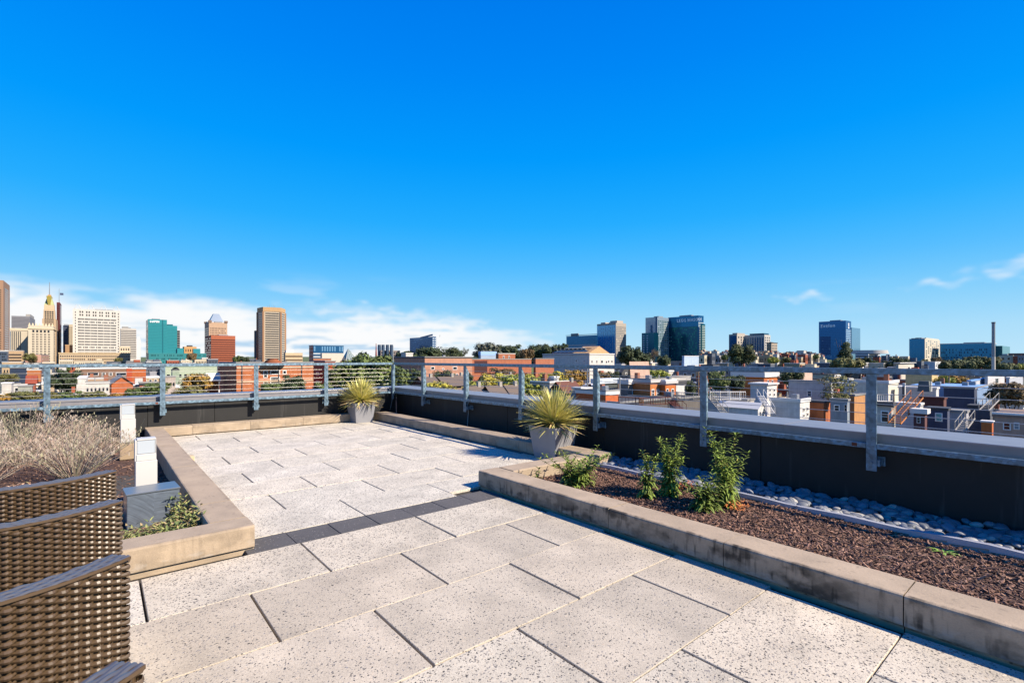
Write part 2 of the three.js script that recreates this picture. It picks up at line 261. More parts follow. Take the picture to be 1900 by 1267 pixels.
// ------------------------------------------------------------------ kerbs
// one stone: profile swept along its length; uv u = along, v = unfolded profile (outer side first)
function kerbStone(len, width, h, u0, bothSides = false) {
  const b = 0.014, m = new MB(), W2 = width / 2;
  const prof = [[-W2, 0.018], [-W2, h - b], [-W2 + b * 0.35, h - b * 0.3], [-W2 + b, h], [W2 - b, h], [W2 - b * 0.35, h - b * 0.3], [W2, h - b], [W2, -0.12]];
  const vs = [0]; for (let i = 1; i < prof.length; i++) vs.push(vs[i - 1] + Math.hypot(prof[i][0] - prof[i - 1][0], prof[i][1] - prof[i - 1][1]));
  if (bothSides) { for (let i = 0; i < vs.length; i++) if (i >= 5) vs[i] = Math.max(0.02, vs[vs.length - 1] - vs[i]) * 0.6; }
  const e = 0.0025, x0 = e, x1 = len - e;
  for (let i = 0; i + 1 < prof.length; i++) { const [za, ya] = prof[i], [zb, yb] = prof[i + 1]; m.quad(V(x0, ya, -za), V(x1, ya, -za), V(x1, yb, -zb), V(x0, yb, -zb), [[u0, vs[i]], [u0 + len, vs[i]], [u0 + len, vs[i + 1]], [u0, vs[i + 1]]]); }
  for (const [x, s] of [[x0, -1], [x1, 1]]) { const poly = prof.map(([z, y]) => V(x, y, -z)); for (let i = 1; i + 1 < poly.length; i++) s > 0 ? m.tri(poly[0], poly[i + 1], poly[i], [[u0, 0.02], [u0 + 0.1, 0.1], [u0 + 0.2, 0.06]]) : m.tri(poly[0], poly[i], poly[i + 1], [[u0, 0.02], [u0 + 0.1, 0.1], [u0 + 0.2, 0.06]]); }
  // recessed plinth
  m.box(x0, x1, -0.03, 0.02, -W2 + 0.012, W2 - 0.02);
  return m;
}
function kerbRun(label, origin, turn, cuts, width, mat, h = 0.165) {
  const k = thing('planter_kerb', label, 'kerb', origin); k.rotation.y = turn;
  for (let i = 0; i + 1 < cuts.length; i++) { const s = part(k, 'kerb_stone', kerbStone(cuts[i + 1] - cuts[i], width, h, 0.37 * i + cuts[i]), mat); s.position.x = cuts[i]; s.position.y = (i % 2 ? 0.001 : -0.001); }
  return k;
}
// local +x runs along the kerb, its outer (deck) side is local +z
kerbRun('long stained kerb along the right planting bed', V(KF + 0.13, 0, 1.22), Math.PI / 2, [0, 0.0, 0.92, 1.84, 2.745, 3.655, 4.575, 5.34].filter((v, i) => i !== 1), 0.26, mKerbStained).rotation.y = Math.PI / 2;
{ // the run above must face the deck (-x): turn it round
  const k = scene.children[scene.children.length - 1]; k.rotation.y = -Math.PI / 2; k.position.set(KF + 0.13, 0, -4.12);
  // cuts measured from the far end
  const cuts = [0, 0.77, 1.69, 2.60, 3.50, 4.42, 5.33, 6.2]; k.clear();
  for (let i = 0; i + 1 < cuts.length; i++) { const s = part(k, 'kerb_stone', kerbStone(cuts[i + 1] - cuts[i], 0.26, 0.165, cuts[i]), mKerbStained); s.position.set(cuts[i], i % 2 ? 0.001 : -0.001, 0); }
  k.rotation.y = -Math.PI / 2; k.scale.z = 1;
}
kerbRun('short kerb stepping back to the wall beside the right pot', V(4.84, 0, -3.99), Math.PI, [0, 0.92, 1.59], 0.25, mKerbClean);
kerbRun('kerb running along the black wall beyond the right pot', V(4.68, 0, -10.05), -Math.PI / 2, [0, 0.40, 1.26, 2.12, 2.985, 3.885, 4.77, 5.93], 0.29, mKerbClean);
kerbRun('sunlit kerb below the back wall at the deck end', V(0.575, 0, -10.18), 0, [0, 0.655, 1.555, 2.485, 3.40, 3.95], 0.26, mKerbClean);
kerbRun('kerb along the left planting bed between bollard lights and deck', V(0.70, 0, -4.0), Math.PI / 2, [0, 0.55, 1.43, 2.28, 3.08, 3.95, 4.9, 5.9].concat([6.045]), 0.245, mKerbClean);
kerbRun('kerb turning the near corner of the left bed behind the chairs', V(-4.8, 0, -3.875), 0, [0, 0.9, 1.8, 2.7, 3.6, 4.5, 5.6225], 0.245, mKerbClean);
{ const t = thing('step_light', 'small beige light box on the inner face of the left kerb', 'light', V(0.83, 0, -7.3)); part(t, 'housing', new MB().bevel(0, 0.075, 0.03, 0.105, -0.06, 0.06, 0.006), std(hex('#b9a684', 0.9), 0.7)); part(t, 'lens', new MB().box(0.0755, 0.078, 0.045, 0.085, -0.045, 0.045), std(hex('#d8d2c4', 0.8), 0.4)); }

// ------------------------------------------------------------------ parapet walls with copings
const RX = 5.06, RZ = -10.2, WX = 5.2, WZ = -10.345;
{
  const w = thing('parapet_wall', 'black parapet wall on the right under grey metal coping', 'wall', V(WX, 0, 0));
  const zs = [-10.345, -8.4, -6.35, -4.3, -2.25, -0.2, 1.9, 4.0];
  for (let i = 0; i + 1 < zs.length; i++) { const m = new MB(); m.off = [i * 0.7, 0]; part(w, 'wall_panel', m.bevel(i % 2 ? 0.0 : 0.004, 0.40, -0.06, 0.585, zs[i] + 0.002, zs[i + 1] - 0.002, 0.003), mMembrane); }
  const cz = [-10.90, -8.0, -5.0, -2.02, 1.0, 4.0];
  for (let i = 0; i + 1 < cz.length; i++) { const c = part(w, 'coping_section', new MB().bevel(-0.055, 0.56, 0.56, 0.668, cz[i] + 0.003, cz[i + 1] - 0.003, 0.006), mCoping); part(c, 'seam_strip', new MB().box(-0.057, 0.562, 0.562, 0.6705, cz[i + 1] - 0.02, cz[i + 1] + 0.02), mCoping); }
  const b = thing('parapet_wall', 'black parapet wall at the deck end under grey metal coping', 'wall', V(0, 0, WZ));
  const xs = [-9, -6.6, -4.55, -2.5, -0.45, 0.62, 1.6, 3.65, 5.19];
  for (let i = 0; i + 1 < xs.length; i++) { const m = new MB(); m.off = [i * 0.61, 0]; part(b, 'wall_panel', m.bevel(xs[i] + 0.002, xs[i + 1] - 0.002, -0.06, 0.585, -0.42, i % 2 ? 0 : -0.004, 0.003), mMembrane); }
  const cx = [-9, -6.2, -3.2, -0.2, 0.98, 3.9, 5.14];
  for (let i = 0; i + 1 < cx.length; i++) { const c = part(b, 'coping_section', new MB().bevel(cx[i] + 0.003, cx[i + 1] - 0.003, 0.56, 0.668, -0.555, 0.055, 0.006), mCoping); if (i + 2 < cx.length) part(c, 'seam_strip', new MB().box(cx[i + 1] - 0.02, cx[i + 1] + 0.02, 0.562, 0.6705, -0.557, 0.057), mCoping); }
}
// ------------------------------------------------------------------ railings
// a post is a T: flat flange facing the deck and a tapered web behind it, on a stand-off bracket
function postGeo() {
  const flange = new MB().bevel(-0.038, 0.038, 0.355, 1.182, -0.006, 0.006, 0.002);
  const web = new MB(), prof = [[0.372, 0.02], [0.53, 0.086], [1.07, 0.086], [1.17, 0.03], [1.17, 0.0062], [0.372, 0.0062]], t = 0.005;
  for (const s of [-1, 1]) for (let i = 1; i + 1 < prof.length; i++) { const P = [prof[0], prof[i], prof[i + 1]].map(([y, d]) => V(s * t, y, -d)); const n = P[1].clone().sub(P[0]).cross(P[2].clone().sub(P[0])); n.x * s > 0 ? web.tri(...P) : web.tri(P[0], P[2], P[1]); }
  for (let i = 0; i < prof.length; i++) { const [ya, da] = prof[i], [yb, db] = prof[(i + 1) % prof.length]; web.quad(V(-t, ya, -da), V(t, ya, -da), V(t, yb, -db), V(-t, yb, -db)); }
  const bracket = new MB().bevel(0.008, 0.058, 0.395, 0.455, -0.139, -0.008, 0.004).bevel(-0.03, 0.066, 0.385, 0.465, -0.1445, -0.132, 0.002);
  return [flange, web, bracket].map((m) => m.geo());
}
const [gFlange, gWeb, gBracket] = postGeo(), gBolt = new MB().tube([V(0, 0.43, 0.0062), V(0, 0.43, 0.016)], 0.012, 0.011, 6).geo();
function railing(label, origin, turn, length, posts, splices) {   // local +x along, +z towards the deck
  const r = thing('cable_railing', label, 'railing', origin); r.rotation.y = turn;
  posts.forEach((x) => { const p = part(r, 'post', gFlange, mZinc); p.position.x = x; part(p, 'web', gWeb, mZinc); part(p, 'wall_bracket', gBracket, mZinc); part(p, 'bolt', gBolt, mZinc); });
  const m = new MB(); m.bevel(0, length, 1.182, 1.232, -0.032, 0.018, 0.003); part(r, 'top_rail', m, mZinc);
  let a = 0; for (const x of [...posts, length]) { if (x - 0.04 - a > 0.1) part(r, 'bottom_rail', new MB().bevel(a, x - 0.04, 0.545, 0.59, -0.02, 0.008, 0.003), mZinc); a = x + 0.04; }
  for (let k = 0; k < 6; k++) part(r, 'cable', new MB().tube([V(0, 0.672 + 0.0845 * k, -0.052), V(length, 0.672 + 0.0845 * k, -0.052)], 0.0032, 0.0032, 6, false), mCable);
  if (splices) for (const x of splices) part(r, 'rust_spot', new MB().bevel(x - 0.02, x + 0.02, 0.552, 0.583, 0.0075, 0.0095, 0.0008), std(hex('#6d3a26', 0.8), 0.9));
  return r;
}
railing('galvanized cable railing above the back wall at deck end', V(-9, 0, RZ), 0, 14.02, [-7.75, -6.32, -4.9, -3.48, -2.04, -0.612, 0.815, 2.255, 3.56].map((x) => x + 9), [0.735 + 9]);
railing('galvanized cable railing along the right wall', V(RX, 0, RZ + 0.02), -Math.PI / 2, 14, [1.262, 2.792, 4.322, 5.852, 7.382, 8.912, 10.44, 11.97].map((v) => v), [8.79]);
{ const t = thing('corner_post', 'galvanized post where the two railings meet at the deck corner', 'post', V(RX - 0.0, 0, RZ)); part(t, 'flange', new MB().bevel(-0.045, -0.02, 0.42, 1.181, -0.03, 0.045, 0.002), mZinc); part(t, 'web', new MB().bevel(-0.018, 0.05, 0.5, 1.181, -0.045, -0.032, 0.002), mZinc); part(t, 'brace', new MB().tube([V(-0.02, 0.53, 0.03), V(-0.08, 0.17, -0.02)], 0.006, 0.006, 6), mZinc); }
{ const t = thing('lightning_rod', 'thin metal rod standing on the railing corner', 'rod', V(RX - 0.02, 1.232, RZ + 0.01)); part(t, 'rod', new MB().tube([V(0, 0, 0), V(0, 0.37, 0)], 0.012, 0.010, 8), std(hex('#8d8f90'), 0.5, 0.5)); part(t, 'base_collar', new MB().tube([V(0, 0, 0), V(0, 0.03, 0)], 0.02, 0.02, 8), mZinc); }
{ const t = thing('conduit', 'pale cable hanging down the black wall below a railing post', 'cable', V(WX - 0.012, 0, -7.45)); part(t, 'cable', new MB().tube([V(-0.05, 0.40, 0.07), V(-0.02, 0.38, 0.02), V(0, 0.3, -0.01), V(0, 0.2, -0.03), V(0, 0.08, -0.04)], 0.007, 0.007, 6), std(hex('#9aa0a6', 0.8), 0.6)); part(t, 'junction_box', new MB().bevel(-0.03, 0.01, 0.36, 0.46, -0.06, -0.0, 0.004), std(hex('#55585c', 0.6), 0.6)); }

// ------------------------------------------------------------------ planting beds: mulch, pebbles, edging
const mulchMats = ['#62473a', '#755748', '#4f3a30', '#8c6d5a', '#40302a', '#7a5c4e'].map((h) => new THREE.Color(h));
const mMulchBase = std(0xffffff, 1, 0, { map: tex(256, 256, (x, y) => { const n = fbm(x / 5, y / 8, 88, 4, 51, 32); return [0.20 + 0.14 * n, 0.14 + 0.10 * n, 0.11 + 0.09 * n]; }, true, 1.5) });
function mulch(name, label, x0, x1, y, z0, z1, count, seed, bulge = 0.02) {
  const g = structure(name), R = rng(seed), nx = 24, nz = 60, hgt = (x, z) => y + bulge * (fbm(x * 1.7 + 30, z * 1.7 + 30, seed, 3) - 0.5) * 2, m = new MB();
  for (let i = 0; i < nx; i++) for (let j = 0; j < nz; j++) { const P = (a, b) => { const x = mix(x0, x1, a / nx), z = mix(z0, z1, b / nz); return V(x, hgt(x, z), z); }; m.quad(P(i, j), P(i, j + 1), P(i + 1, j + 1), P(i + 1, j)); }
  part(g, 'soil', m, mMulchBase);
  const chip = new MB().obox(V(0, 0, 0), V(0.5, 0, 0), V(0, 0.5, 0.1), V(0.12, 0, 0.5)).geo(), im = new THREE.InstancedMesh(chip, std(0xffffff, 0.92), count), d = new THREE.Object3D(), c = new THREE.Color();
  for (let i = 0; i < count; i++) { const x = mix(x0, x1, R()), z = mix(z0, z1, R()), L = R() < 0.04 ? 0.06 + 0.05 * R() : 0.010 + 0.036 * R() * R(), w = 0.0032 + 0.0075 * R(); d.position.set(x, hgt(x, z) + 0.002 + 0.010 * R(), z); d.rotation.set((R() - 0.5) * 0.9, R() * 6.28, (R() - 0.5) * 0.8); d.scale.set(L, 0.003 + 0.004 * R(), w); d.updateMatrix(); im.setMatrixAt(i, d.matrix); c.copy(mulchMats[Math.floor(R() * 6)]).multiplyScalar(0.75 + 0.6 * R()); im.setColorAt(i, c); }
  im.name = 'mulch_chips'; g.add(stuff(shade(im)));
  return hgt;
}
const bedR = mulch('mulch_bed', '', KF + 0.255, 4.50, 0.03, -3.87, 1.2, 24000, 41);
const bedL = mulch('mulch_bed', '', -6.5, 0.585, -0.02, -10.34, -3.99, 16000, 42, 0.03);
{ const m = new MB(), pts = []; for (let i = 0; i <= 24; i++) { const z = mix(-3.85, 1.2, i / 24); pts.push([4.53 + 0.012 * Math.sin(i * 0.9), 0.075 + 0.006 * Math.sin(i * 1.7), z]); }
  for (let i = 0; i < 24; i++) { const [xa, ya, za] = pts[i], [xb, yb, zb] = pts[i + 1], w = 0.022; m.quad(V(xa - w, ya, za), V(xb - w, yb, zb), V(xb + w, yb, zb), V(xa + w, ya, za)); m.quad(V(xa - w, ya - 0.045, za), V(xb - w, yb - 0.03, zb), V(xb - w, yb, zb), V(xa - w, ya, za)); m.quad(V(xa + w, ya, za), V(xb + w, yb, zb), V(xb + w, yb - 0.12, zb), V(xa + w, ya - 0.12, za)); m.quad(V(xa - 0.004, ya - 0.2, za), V(xb - 0.004, yb - 0.2, zb), V(xb - 0.004, yb - 0.002, zb), V(xa - 0.004, ya - 0.002, za)); }
  const e = thing('bed_edging', 'bent aluminium edging strip between mulch and river pebbles', 'edging', V(0, 0, 0)); part(e, 'strip', m, std(hex('#b9bcc4', 0.85), 0.4, 0.2)); }
{
  const g = structure('pebble_bed'), R = rng(77); part(g, 'pebble_base', new MB().box(4.54, 5.2, -0.06, 0.012, -10.05, 1.2), std(hex('#6f747a', 0.62), 0.95));
  const geos = []; for (let v = 0; v < 5; v++) { const s = new THREE.IcosahedronGeometry(1, 2), p = s.attributes.position; for (let i = 0; i < p.count; i++) { const x = p.getX(i), y = p.getY(i), z = p.getZ(i), k = 1 + 0.16 * (fbm(x * 1.3 + 9, y * 1.3 + z * 1.1 + 9, v * 13 + 1, 2) - 0.5) * 2; p.setXYZ(i, x * k, y * k, z * k); } s.computeVertexNormals(); const n = s.attributes.normal; for (let i = 0; i < p.count; i++) { const q = V(p.getX(i), p.getY(i), p.getZ(i)).normalize(); n.setXYZ(i, q.x, q.y, q.z); } geos.push(s); }
  const tones = ['#8f959e', '#7a8088', '#a7a9a8', '#6c737c', '#b9b6ae', '#858a90'].map((h) => std(hex(h, 0.62), 0.6)), all = [];
  for (let i = 0; i < 1150; i++) { const z = mix(-3.9, 1.0, R()), x = 4.575 + 0.60 * R(), r = 0.022 + 0.026 * R(), lay = R(); all.push([x, 0.02 + 0.04 * lay, z, r, R, [R(), R(), R(), R(), R()]]); }
  for (let i = 0; i < 260; i++) { const z = mix(-10.0, -3.9, R()); all.push([4.9 + 0.27 * R(), 0.02 + 0.02 * R(), z, 0.025 + 0.02 * R(), R, [R(), R(), R(), R(), R()]]); }
  all.sort((a, b) => (b[1] * 8 - Math.abs(b[2] + 1.0)) - (a[1] * 8 - Math.abs(a[2] + 1.0)));
  const d = new THREE.Object3D(), rest = all.slice(300), im = new THREE.InstancedMesh(geos[0], tones[0], rest.length);
  const pose = (o, q) => { const [x, y, z, r, , k] = q; o.position.set(x, y, z); o.rotation.set((k[0] - 0.5) * 0.7, k[1] * 6.28, (k[2] - 0.5) * 0.7); o.scale.set(r * (1.05 + 0.5 * k[3]), r * (0.5 + 0.25 * k[4]), r); };
  all.slice(0, 300).forEach((q, i) => { const p = part(g, 'pebble', geos[i % 5], tones[Math.floor(q[5][1] * 6)]); pose(p, q); });
  rest.forEach((q, i) => { pose(d, q); d.updateMatrix(); im.setMatrixAt(i, d.matrix); }); im.name = 'small_pebbles'; g.add(stuff(shade(im)));
}

// ------------------------------------------------------------------ potted spiky plants
function blade(m, base, dir, up, len, w, droop, colEdge, colMid, segs = 5, twist = 0) {
  let p = base.clone(), d = dir.clone().normalize(), prev = null; const side0 = d.clone().cross(up).normalize(); if (side0.lengthSq() < 0.01) side0.set(1, 0, 0);
  for (let i = 0; i <= segs; i++) {
    const t = i / segs, wd = w * (t < 0.12 ? 0.75 + 2 * t : 1) * Math.pow(1 - t, 0.65) + 0.0004, side = side0.clone().applyAxisAngle(d, twist * t), nn = side.clone().cross(d).normalize();
    const row = [p.clone().addScaledVector(side, -wd), p.clone().addScaledVector(nn, -wd * 0.35), p.clone().addScaledVector(side, wd)];
    if (prev) { for (const [a, b, ca, cb] of [[0, 1, colEdge, colMid], [1, 2, colMid, colEdge]]) { const n = prev[b].clone().sub(prev[a]).cross(row[a].clone().sub(prev[a])).normalize(); const put = (v, c) => { m.col = c; m._v(v, n); }; put(prev[a], ca); put(prev[b], cb); put(row[b], cb); put(prev[a], ca); put(row[b], cb); put(row[a], ca); } }
    prev = row; d.y -= droop / segs * (0.4 + t); d.normalize(); p = p.addScaledVector(d, len / segs);
  }
}
const leafMat = (extra = {}) => new THREE.MeshStandardMaterial({ vertexColors: true, roughness: 0.55, side: THREE.DoubleSide, ...extra });
const mBlade = leafMat();
function pottedPlant(label, pos, turn, seed, k) {
  const t = thing('potted_plant', label, 'potted plant', pos, 'potted spiky plants on the deck'); t.rotation.y = turn; t.scale.setScalar(k);
  const pot = new MB(), b = 0.172, T = 0.226, h = 0.41, wl = 0.014;
  const ring = (s, y) => [V(-s, y, s), V(s, y, s), V(s, y, -s), V(-s, y, -s)], A = ring(b, 0), B = ring(T, h), C = ring(T - wl, h), D = ring(T - wl - 0.006, h - 0.05);
  for (let i = 0; i < 4; i++) { const j = (i + 1) % 4; pot.quad(A[i], A[j], B[j], B[i]); pot.quad(B[i], B[j], C[j], C[i]); pot.quad(C[i], C[j], D[j], D[i]); } pot.quad(A[0], A[3], A[2], A[1]);
  part(t, 'pot', pot, std(hex('#96979d', 0.92), 0.55, 0, { map: grime }));
  part(t, 'soil', new MB().box(-0.2, 0.2, h - 0.09, h - 0.045, -0.2, 0.2), mMulchBase);
  const R = rng(seed), m = new MB();
  for (let i = 0; i < 520; i++) {
    const az = R() * 6.283, e = Math.pow(R(), 0.8), el = mix(-0.32, 1.36, e), dir = V(Math.cos(az) * Math.cos(el), Math.sin(el), Math.sin(az) * Math.cos(el)), len = mix(0.40, 0.53, R()) * (el > 0.9 ? 0.93 : 1) * (el < 0 ? 0.9 : 1) * (0.82 + 0.25 * R()), yel = R(), old = el < 0.1 && R() < 0.5;
    const g = [[0.68, 0.56, 0.20], [0.62, 0.55, 0.17], [0.74, 0.64, 0.34], [0.54, 0.50, 0.16]][Math.floor(yel * 4)], mid = R() < 0.5 ? [0.24, 0.27, 0.055] : [0.46, 0.42, 0.11], kk = 0.9 + 0.4 * R(), e2 = old ? [0.46, 0.34, 0.19] : g, m2 = old ? [0.38, 0.27, 0.12] : mid;
    blade(m, V(Math.cos(az) * 0.05 * R(), h + 0.02 + 0.13 * e * R(), Math.sin(az) * 0.05 * R()), dir, V(0, 1, 0), len, 0.0122 + 0.0045 * R(), 0.12 + 0.6 * (1 - e) * R() * R(), e2.map((v) => v * kk), m2.map((v) => v * kk), 5, (R() - 0.5) * 0.8);
  }
  stuff(part(t, 'leaf_rosette', m, mBlade));
}
pottedPlant('spiky variegated plant in grey tapered pot in the deck corner', V(4.185, 0, -9.93), 0.0, 7, 1);
pottedPlant('larger looking spiky variegated plant in grey pot behind the step kerb', V(4.66, 0, -4.72), 0.10, 8, 1.03);

// ------------------------------------------------------------------ leafy perennials in the right bed
const mLeaf = leafMat({ roughness: 0.7 });
function leafyPlant(label, x, z, seed, stems, hgt, spread, dark) {
  const t = thing('leafy_plant', label, 'plant', V(x, bedR(x, z), z), 'leafy perennials in the right bed'), R = rng(seed), st = new MB(), lf = new MB();
  for (let s = 0; s < stems; s++) {
    const az = R() * 6.283, lean = spread * (0.3 + 0.7 * R()), H = hgt * (0.55 + 0.45 * R()), pts = [], b = V((R() - 0.5) * spread * 0.6, 0, (R() - 0.5) * spread * 0.6);
    for (let i = 0; i <= 6; i++) { const q = i / 6; pts.push(V(b.x + Math.cos(az) * lean * q * q + 0.02 * Math.sin(i * 0.9 + s * 2.1), H * q * (1 - 0.12 * q * R()), b.z + Math.sin(az) * lean * q * q)); }
    st.tube(pts, 0.0042, 0.0018, 5);
    const n = Math.round(H / 0.027);
    for (let i = 1; i <= n; i++) {
      const q = Math.min(0.999, i / n), seg = Math.min(5, Math.floor(q * 6)), p = pts[seg].clone().lerp(pts[seg + 1], q * 6 - seg), a0 = i * 1.6 + R();
      for (let j = 0; j < (q > 0.93 ? 4 : 3); j++) { const a = a0 + j * 2.1 + (R() - 0.5) * 0.7, up = mix(0.25, 0.75, q) + (R() - 0.5) * 0.4, dir = V(Math.cos(a) * Math.cos(up), Math.sin(up), Math.sin(a) * Math.cos(up)), k = dark * (0.6 + 0.8 * R()), c = R() < 0.05 ? [0.30 * k, 0.22 * k, 0.06 * k] : [0.125 * k, 0.19 * k, 0.020 * k], mm = [0.19 * k, 0.255 * k, 0.036 * k]; blade(lf, p, dir, V(0, 1, 0), mix(0.115, 0.055, q) * (0.8 + 0.5 * R()), mix(0.0145, 0.008, q), mix(2.4, 1.3, q), c, mm, 5); }
    }
  }
  part(t, 'stems', st, std(hex('#6b6a3a', 0.6), 0.8)).name = 'stem'; stuff(part(t, 'leaves', lf, mLeaf)).name = 'foliage'; return t;
}
leafyPlant('low bushy green plant in the inner corner of the step kerb', 3.70, -3.42, 21, 24, 0.36, 0.34, 0.85);
leafyPlant('thin green sprig alone by the corner of the kerb', 3.42, -3.66, 22, 2, 0.20, 0.03, 0.6);
leafyPlant('slim drooping plant left of the tallest in the mulch', 3.86, -2.68, 23, 7, 0.47, 0.10, 0.95);
leafyPlant('tall upright plant in the middle of the mulch bed', 4.12, -2.63, 24, 11, 0.64, 0.13, 1.05);
leafyPlant('broad low dark plant at the front right of the group', 3.92, -2.16, 25, 15, 0.34, 0.22, 0.75);
leafyPlant('tallest plant with feathery tips nearest the pebbles', 4.20, -2.10, 26, 12, 0.68, 0.17, 1.05);
{ const t = thing('weed', 'single bright green tuft by the aluminium edging', 'plant', V(4.30, bedR(4.30, -0.67), -0.67)), R = rng(4), m = new MB(); for (let i = 0; i < 16; i++) { const a = R() * 6.28, k = 0.8 + 0.5 * R(); blade(m, V(0, 0, 0), V(Math.cos(a), 0.7, Math.sin(a)), V(0, 1, 0), 0.07 + 0.04 * R(), 0.009, 1.3, [0.16 * k, 0.30 * k, 0.03 * k], [0.26 * k, 0.42 * k, 0.07 * k], 4); } stuff(part(t, 'foliage', m, mLeaf)); }
for (const [x, z, lab] of [[4.40, -2.62, 'patch of faded orange flowers between the two tall plants'], [4.12, -1.98, 'few orange flowers at the foot of the tallest plant']]) { const t = thing('orange_flower', lab, 'flower', V(x, bedR(x, z), z)), R = rng(x * 100), m = new MB(); for (let i = 0; i < 130; i++) { const a = R() * 6.28, k = 0.8 + 0.4 * R(), r = 0.09 * Math.sqrt(R()); blade(m, V(Math.cos(a * 3) * r, 0.02 + 0.06 * R(), Math.sin(a * 3) * r), V(Math.cos(a), 0.9 * R(), Math.sin(a)), V(0, 1, 0), 0.024, 0.006, 0.6, [0.55 * k, 0.17 * k, 0.045 * k], [0.62 * k, 0.22 * k, 0.06 * k], 2); } stuff(part(t, 'blossom', m, mLeaf)); }

// ------------------------------------------------------------------ left bed: dry lavender, ground cover, bollards, steel box
function lavender(label, x, z, seed, stems, H, spread, lean = 0) {
  const t = thing('dry_lavender', label, 'shrub', V(x, -0.02, z), 'dry lavender bushes in the left bed'), R = rng(seed), m = new MB(), cols = [[0.40, 0.32, 0.25], [0.46, 0.39, 0.32], [0.28, 0.22, 0.17], [0.36, 0.26, 0.21], [0.33, 0.31, 0.20]];
  for (let i = 0; i < stems; i++) {
    const a = R() * 6.283, s = Math.sqrt(R()) * spread, h = H * (0.6 + 0.4 * R()) * (1 - 0.3 * (s / spread) ** 2), c = cols[Math.floor(R() * 5)], k = 0.8 + 0.5 * R(); m.col = c.map((v) => v * k);
    const b = V(Math.cos(a) * s * 0.18, 0, Math.sin(a) * s * 0.18), e = V(Math.cos(a) * s + lean * R(), h, Math.sin(a) * s), mid = b.clone().lerp(e, 0.5).add(V((R() - 0.5) * 0.05, 0.05 * R(), (R() - 0.5) * 0.05));
    m.tube([b, mid, e], 0.0038, 0.0018, 3, false);
    const tw = 3 + Math.floor(R() * 4);
    for (let j = 0; j < tw; j++) { const q = 0.3 + 0.65 * R(), p = q < 0.5 ? b.clone().lerp(mid, q * 2) : mid.clone().lerp(e, q * 2 - 1), L = 0.06 + 0.16 * R(), aa = R() * 6.28, tip = p.clone().add(V(Math.cos(aa) * L * 0.9, L * 0.8, Math.sin(aa) * L * 0.9)); m.tube([p, tip], 0.0014, 0.0009, 3, false); if (R() < 0.45) { for (let w = 0; w < 2; w++) m.obox(tip.clone().add(V(0, -0.012 * w, 0)), V(0.004, 0, 0.001), V(0, 0.005, 0), V(0, 0.001, 0.004)); } }
    for (let w = 0; w < 3; w++) m.obox(e.clone().add(V(0, -0.013 * w, 0)), V(0.0042, 0, 0.001), V(0, 0.005, 0), V(0, 0.001, 0.0042));
  }
  stuff(part(t, 'dry_stems', m, new THREE.MeshStandardMaterial({ vertexColors: true, roughness: 0.9 })));
  t.children[0].name = 'dry_stem';
}
lavender('dry lavender bush nearest the bollards, stems fanned wide', -0.22, -7.45, 31, 114, 0.62, 0.68);
lavender('dry lavender bush behind the farthest wicker chair', -0.98, -7.6, 32, 114, 0.60, 0.62);
lavender('dry lavender bush under the railing post by the back wall', -0.78, -8.85, 33, 120, 0.78, 0.74);
lavender('dry lavender bush against the back wall left of the far bollard', -0.30, -9.2, 34, 83, 0.56, 0.55);
lavender('dry lavender bush at the left edge of the picture', -1.75, -8.3, 35, 120, 0.80, 0.75);
function groundCover(label, spots, seed, cols, h) {
  const t = thing('ground_cover', label, 'plant', V(spots[0][0], 0, spots[0][1])), R = rng(seed), m = new MB();
  for (const [x, z, n, r] of spots) for (let i = 0; i < n; i++) { const a = R() * 6.28, q = Math.sqrt(R()) * r, H = h * (0.3 + 0.7 * R()), b = V(x - spots[0][0] + Math.cos(a) * q, -0.02 + H * R(), z - spots[0][1] + Math.sin(a) * q), c = cols[Math.floor(R() * cols.length)], k = 0.75 + 0.6 * R(), d = R() * 6.28; blade(m, b, V(Math.cos(d), 0.8, Math.sin(d)), V(0, 1, 0), 0.028 + 0.022 * R(), 0.0085, 0.8, c.map((v) => v * k), c.map((v) => v * k * 1.2), 2); }
  stuff(part(t, 'foliage', m, mLeaf)); return t;
}
const grn = [[0.12, 0.15, 0.04], [0.18, 0.19, 0.06], [0.09, 0.12, 0.035], [0.25, 0.19, 0.09]];
groundCover('low green thyme along the kerb in front of the steel box', [[0.05, -4.2, 900, 0.16], [0.25, -4.27, 1200, 0.2], [0.42, -4.33, 800, 0.15], [-0.2, -4.22, 700, 0.18]], 61, grn, 0.17);
groundCover('taller green sprigs between the steel box and the kerb', [[0.53, -4.55, 420, 0.09], [0.5, -4.85, 300, 0.08], [0.54, -4.3, 200, 0.06]], 62, grn, 0.24);
groundCover('reddish low creeper beside the steel box behind the chairs', [[-0.02, -5.2, 500, 0.22], [-0.1, -5.7, 400, 0.25], [-0.75, -6.6, 700, 0.4]], 63, [[0.36, 0.20, 0.12], [0.42, 0.28, 0.19], [0.30, 0.20, 0.12], [0.33, 0.28, 0.12]], 0.12);
